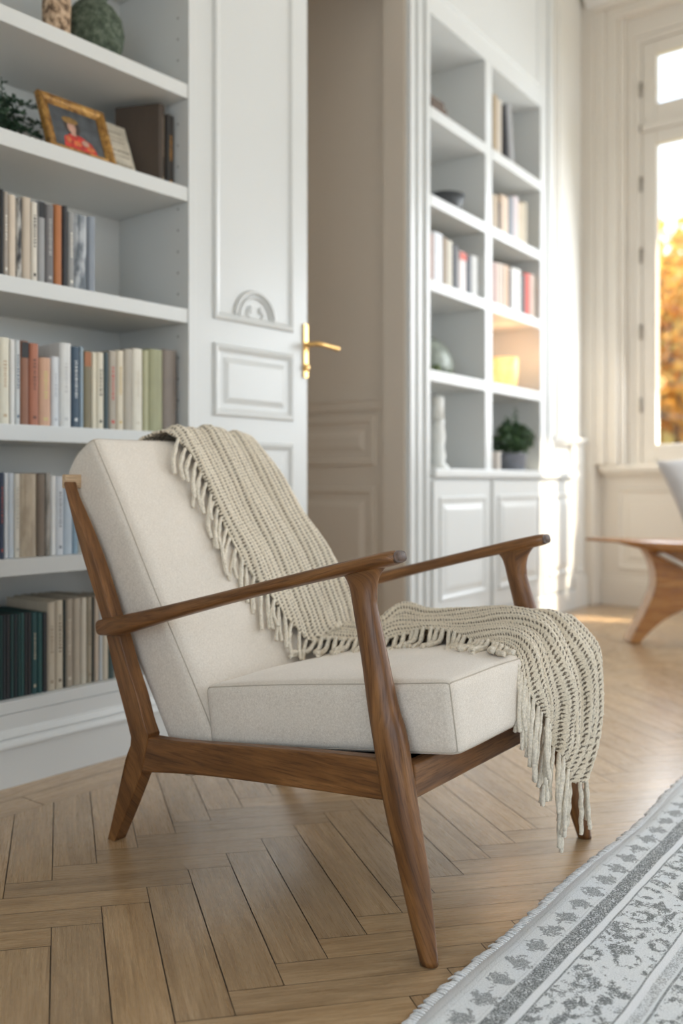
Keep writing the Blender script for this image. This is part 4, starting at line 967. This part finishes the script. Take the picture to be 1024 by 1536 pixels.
uvs = np.stack([np.broadcast_to(su[:, None], (NU, NVV)), sv], -1).reshape(-1, 2)
throw = empty('throw_blanket', tuple(A0), CH_ROT, 'chunky cream and brown knitted throw with tassels, draped over the armchair', 'blanket')
kn = mesh('knitted_body', vs, fs, M['knit'], throw, True, uvs)
sm = kn.modifiers.new('solid', 'SOLIDIFY'); sm.thickness = .006; sm.offset = -1
# rolled near edge
edge = G2[:, 0]
# tassels
def tassel(p, dirs, L, r0=.0042, seed=0, knot=False):
    rr = random.Random(seed); m = MB(); p = np.array(p)
    ns = rr.choice((1, 2, 2)); 
    for s1 in range(ns):
        j = np.array([rr.gauss(0, .003), rr.gauss(0, .003), rr.gauss(0, .0015)])*(1 if ns > 1 else .3)
        pts = [p]; cur = p.copy(); n_ = len(dirs); l_ = L*rr.uniform(.85, 1.05)
        for k, d in enumerate(dirs): cur = cur+np.array(d)*l_/n_+j*(k+1)/n_*.9; pts.append(cur.copy())
        rad = [r0*.8]+[r0*(1.0 if ns == 1 else .8)]*(len(pts)-2)+[r0*.85]
        v, f, _ = sweep_data(pts, rad, ref=(.31, .77, .23), nseg=22, nr=8, round_end=True)
        # twisted strands
        v = np.array(v); nr_ = 8; nn_ = len(v)//nr_
        for q in range(nn_):
            c_ = v[q*nr_:(q+1)*nr_].mean(0)
            for w_ in range(nr_): v[q*nr_+w_] = c_+(v[q*nr_+w_]-c_)*(1+.22*sin(3*(2*pi*w_/nr_)+q*.9))
        m.add(v, f)
    return m.build('tassel', M['yarn'], throw, True)
arc = np.concatenate([[0], np.cumsum(np.linalg.norm(np.diff(edge, axis=0), axis=1))])
rowpos = np.linspace(0, len(rows)-1, NU)
s_at = lambda rowi: float(np.interp(rowi, rowpos, arc))
tt = random.Random(44)
def at_s(s): i = int(np.searchsorted(arc, s)); i = min(max(i, 0), NU-1); return edge[i], rowpos[i]
s = s_at(4.6); k = 0; dn = -tb
while s < arc[-1]:
    p, rp = at_s(s); k += 1
    if rp < 11.3:      # lying on the back cushion
        sp = tt.uniform(-.22, .18); base = dn*.80+np.array([0, -.60+sp, 0]); p = p-nb*.004
        d1 = base+nb*.03; d2 = dn*.86+np.array([0, -.50+sp*.5, 0])-nb*.05; d3 = dn*.95+np.array([0, -.3-sp, 0])-nb*.06
        L = tt.uniform(.088, .125); st_ = .0265
        if rp > 9: L *= .8
        tassel(p, [d1, d2, d3], L, .0048, k)
    elif rp < 17.2:    # tumbling onto the seat
        sw = tt.uniform(-.7, .7); sl = ux
        zs_ = .444+(p[0]-.024)*.142+.008; drop = max(0., p[2]-zs_)
        e1_ = np.array([sw*.008+.004, -.018-.006*tt.random(), -drop*.75]); e2_ = np.array([sw*.028+.006, -.046, -drop+.004]); e3_ = np.array([sw*.05+.018, -.062-.012*tt.random(), -drop+.003+.142*(sw*.05+.018)])
        tassel(p, [e1_*3, (e2_-e1_)*3, (e3_-e2_)*3], tt.uniform(.95, 1.15), .0058, k); st_ = .0185
    else:
        g_ = np.array([0, 0, -1.]); f_ = min(1, (rp-17.2)/1.4); a_ = tt.uniform(-.10, .10)
        out_ = .25*(1-f_)
        d1 = np.array([out_+.14, -.50+a_, -.80]); d2 = np.array([.02+out_*.3, -.22+a_, -1.]); d3 = np.array([-.02, a_*.4, -1.])
        tassel(p, [d1, d2, d3], tt.uniform(.105, .135)*(.68+.32*f_), .0048, k); st_ = .0155
    s += st_*tt.uniform(.8, 1.15)
e2_ = G2[-1]
for q in np.linspace(.08, .62, 5):
    p = e2_[int(q*(NVV-1))]; k += 1; a_ = tt.uniform(-.08, .08)
    tassel(p, [(.05, -.05+a_, -1), (0, a_, -1), (0, .02, -1)], tt.uniform(.085, .115), .0046, k)

# ------------------------------------------------------------------ rug
ra = radians(3.16); ro = fl(632, 1536)
def rug():
    r = empty('rug', (ro[0], ro[1], 0), ra, 'pale grey patterned rug with a frayed fringe, in the lower right corner', 'rug')
    n, m_ = 160, 60; Wx0, Wx1, D_ = -.55, 3.6, 1.6; vs = []; fs = []
    for i in range(n+1):
        x = Wx0+(Wx1-Wx0)*i/n; wv_ = .005*sin(x*5.3)+.004*sin(x*11+1)
        for j in range(m_+1):
            y = -D_*j/m_; tt_ = wv_*max(0, 1-j/6)
            vs.append((x, y+tt_, .0105+.0004*sin(x*40+j)))
    for i in range(n):
        for j in range(m_): a = i*(m_+1)+j; fs.append((a, a+1, a+m_+2, a+m_+1)[::-1] if False else (a+m_+1, a+m_+2, a+1, a)[::-1])
    o = mesh('pile', vs, fs, M['rug'], r, True)
    bm = bmesh.new(); bm.from_mesh(o.data); bmesh.ops.recalc_face_normals(bm, faces=bm.faces)
    if bm.faces[:][0].normal.z < 0: bmesh.ops.reverse_faces(bm, faces=bm.faces)
    bm.to_mesh(o.data); bm.free()
    s = o.modifiers.new('solid', 'SOLIDIFY'); s.thickness = .009; s.offset = -1
    mm = MB(); x = Wx0; rr = random.Random(8)
    while x < Wx1:
        wv_ = .005*sin(x*5.3)+.004*sin(x*11+1); l = rr.uniform(.010, .019); dx = rr.uniform(-.006, .006)
        v, f, _ = sweep_data([(x, wv_-.004, .009), (x+dx*.4, wv_+l*.5, .009), (x+dx, wv_+l, .0035)], [(.0023, .0023), (.0026, .0022), (.0016, .0014)], ref=(1, 0, 0), nseg=6, nr=6, round_end=False); mm.add(v, f)
        x += rr.uniform(.0050, .0072)
    tag(mm.build('fringe', M['rugfringe'], r, True), kind='stuff')
rug()

# ------------------------------------------------------------------ sculptural wooden bench by the window and its cushion
def bench():
    lx, ly = 4.27, 1.72; dirr = np.array([.638, -.77, 0.]); th = atan2(dirr[1], dirr[0])
    r = empty('low_table', (lx, ly, 0), th, 'honey brown sculpted wooden low table with a flared leg, by the window', 'table')
    # local x runs to the right in view, y away
    n = 60; vs = []; fs = []; top = []
    X_ = np.linspace(-.205, 1.05, n)
    for i, x in enumerate(X_):
        u = (x+.205)/.50; u = min(u, 1); hw = .03+.20*u**.65 if x < .75 else .23*sqrt(max(.02, 1-((x-.75)/.32)**2)); hw *= min(1, sqrt((i+.4)/5.))
        zt = .492-.018*min(1, (x+.205)/.5); th_ = .012+.034*min(1, max(0, (x+.09)/.18))
        cy = .02
        for (yy, zz) in ((-1, .5), (-.8, .0), (0, 0), (.8, 0), (1, .5), (.8, 1), (0, 1.15 if x > 0 else 1.0), (-.8, 1)):
            vs.append((x, cy+hw*yy, zt-th_*zz))
    for i in range(n-1):
        for k in range(8): k2 = (k+1) % 8; fs.append((i*8+k, i*8+8+k, i*8+8+k2, i*8+k2))
    fs.append(tuple(range(8))); fs.append(tuple(reversed(range((n-1)*8, n*8))))
    o = mesh('table_top', vs, fs, M['honey'], r, True)
    bm = bmesh.new(); bm.from_mesh(o.data); bmesh.ops.recalc_face_normals(bm, faces=bm.faces); bm.to_mesh(o.data); bm.free()
    # flared blade legs
    def blade(x0, sgn, name):
        Lp = [(.055, .445), (.085, .40), (.105, .34), (.108, .27), (.085, .20), (.045, .12), (.005, .045), (-.012, .0)]
        Rp = [(.035, .0), (.085, .055), (.16, .115), (.26, .165), (.33, .20), (.33, .30), (.35, .40), (.38, .445)]
        P = [tuple(p) for p in catmull(Lp, 24)]+[tuple(p) for p in catmull(Rp, 26)]
        nn = len(P); vs = [(x0+sgn*a, yy, z+.0008) for yy in (-.032, .072) for a, z in P]
        fs = [(k, (k+1) % nn, nn+(k+1) % nn, nn+k) for k in range(nn)]+[tuple(reversed(range(nn))), tuple(range(nn, 2*nn))]
        o = mesh(name, vs, fs, M['honey'], r, True)
        bm = bmesh.new(); bm.from_mesh(o.data); bmesh.ops.recalc_face_normals(bm, faces=bm.faces); bm.to_mesh(o.data); bm.free()
        b_ = o.modifiers.new('bevel', 'BEVEL'); b_.width = .016; b_.segments = 4; b_.limit_method = 'ANGLE'; b_.angle_limit = radians(50); w_ = o.modifiers.new('wn', 'WEIGHTED_NORMAL')
    blade(0, 1, 'leg'); blade(.92, -1, 'leg')
    # curved pale rail under the top
    sweep('under_rail', [(.115, -.05, .425), (.19, -.06, .385), (.28, -.06, .345), (.42, -.06, .325), (.60, -.05, .345), (.76, -.05, .42)], [(.05, .010)]*6, flat('pale_lacquer', (.72, .68, .62), .35), r, ref=(0, 1, 0), nr=16, expo=3)
    # grey cushion resting on top
    q = empty('cushion', tuple(np.array([lx, ly, .478])+dirr*.30), th, 'pale grey scatter cushion propped on the wooden low table', 'cushion')
    S_ = np.array([.23, .21, .06]); n_ = 30; V = []; Fs = []
    for sg in (1, -1):
        k0 = len(V)
        for i in range(n_+1):
            for j in range(n_+1):
                u = 2*i/n_-1; v = 2*j/n_-1; pin = 1-.09*(1-u*u)*0; ex = 1-.10*(1-abs(u)**2)*abs(v)**3; ey = 1-.10*(1-abs(v)**2)*abs(u)**3
                V.append((u*S_[0]*ey, v*S_[1]*ex, sg*S_[2]*((1-u**4)*(1-v**4))**.5))
        for i in range(n_):
            for j in range(n_):
                a = k0+i*(n_+1)+j; f_ = (a, a+n_+1, a+n_+2, a+1); Fs.append(f_ if sg == 1 else f_[::-1])
    V = np.array(V); R_ = np.array(Matrix.Rotation(radians(14), 3, 'Z')@Matrix.Rotation(radians(66), 3, 'X')@Matrix.Rotation(radians(10), 3, 'Z'))
    V = V@R_.T; V[:, 2] -= V[:, 2].min(); V[:, 0] += .09
    mesh('cushion_cover', V, Fs, M['greyfab'], q, True)
bench()

# ------------------------------------------------------------------ light, sky, camera
w = bpy.data.worlds.new('sky'); sc.world = w; w.use_nodes = True; nt = w.node_tree
bg = nt.nodes['Background']; tc = nt.nodes.new('ShaderNodeTexCoord'); sep = nt.nodes.new('ShaderNodeSeparateXYZ'); nt.links.new(tc.outputs['Generated'], sep.inputs[0])
rp = nt.nodes.new('ShaderNodeValToRGB'); nt.links.new(sep.outputs[2], rp.inputs[0]); e = rp.color_ramp.elements
e[0].position = 0.0; e[0].color = (.83, .925, 1., 1); e[1].position = .6; e[1].color = (.66, .82, 1., 1); nt.links.new(rp.outputs[0], bg.inputs[0]); bg.inputs[1].default_value = 1.65
sd = bpy.data.lights.new('sun', 'SUN'); sd.energy = 9.; sd.color = (1., .86, .66); sd.angle = radians(.9); so = bpy.data.objects.new('sun', sd); C.objects.link(so)
el = radians(47); v = Vector((.56*cos(el), -.83*cos(el), sin(el))); so.rotation_euler = v.to_track_quat('Z', 'Y').to_euler()
# area lamps: an added fill on the windowless right wall, and daylight at the tall window
def area(name, loc, aim, sx, sy, e_, col):
    l = bpy.data.lights.new(name, 'AREA'); l.shape = 'RECTANGLE'; l.size = sx; l.size_y = sy; l.energy = e_; l.color = col
    o = bpy.data.objects.new(name, l); C.objects.link(o); o.location = loc; o.rotation_euler = (Vector(loc)-Vector(aim)).to_track_quat('Z', 'Y').to_euler(); return o
area('right_fill_lamp', (5.34, -.2, 1.35), (0, .6, .5), 1.5, 1.8, 62, (.84, .92, 1.))  # added fill lamp, no window stands at this spot
area('main_window_daylight', (5.47, 1.52, 1.7), (0, 1.0, .6), 1.2, 1.7, 30, (.90, .95, 1.))

cam = bpy.data.cameras.new('camera'); co_ = bpy.data.objects.new('camera', cam); C.objects.link(co_)
cam.sensor_fit = 'VERTICAL'; cam.sensor_height = 36; cam.lens = F/1536*36; cam.shift_y = -(768-HY)/1536.
co_.location = (0, 0, EYE); co_.rotation_euler = (pi/2, 0, TH-pi/2)
cam.dof.use_dof = True; cam.dof.focus_distance = 1.62; cam.dof.aperture_fstop = 2.2; cam.clip_start = .05; cam.clip_end = 200
sc.camera = co_
vs_ = sc.view_settings; vs_.view_transform = 'Standard'; vs_.look = 'None'; vs_.gamma = 1.0; vs_.exposure = 0.62; vs_.use_curve_mapping = False
sc.cycles.max_bounces = 8; sc.cycles.diffuse_bounces = 6; sc.cycles.use_denoising = True
sc.cycles.sample_clamp_indirect = 8
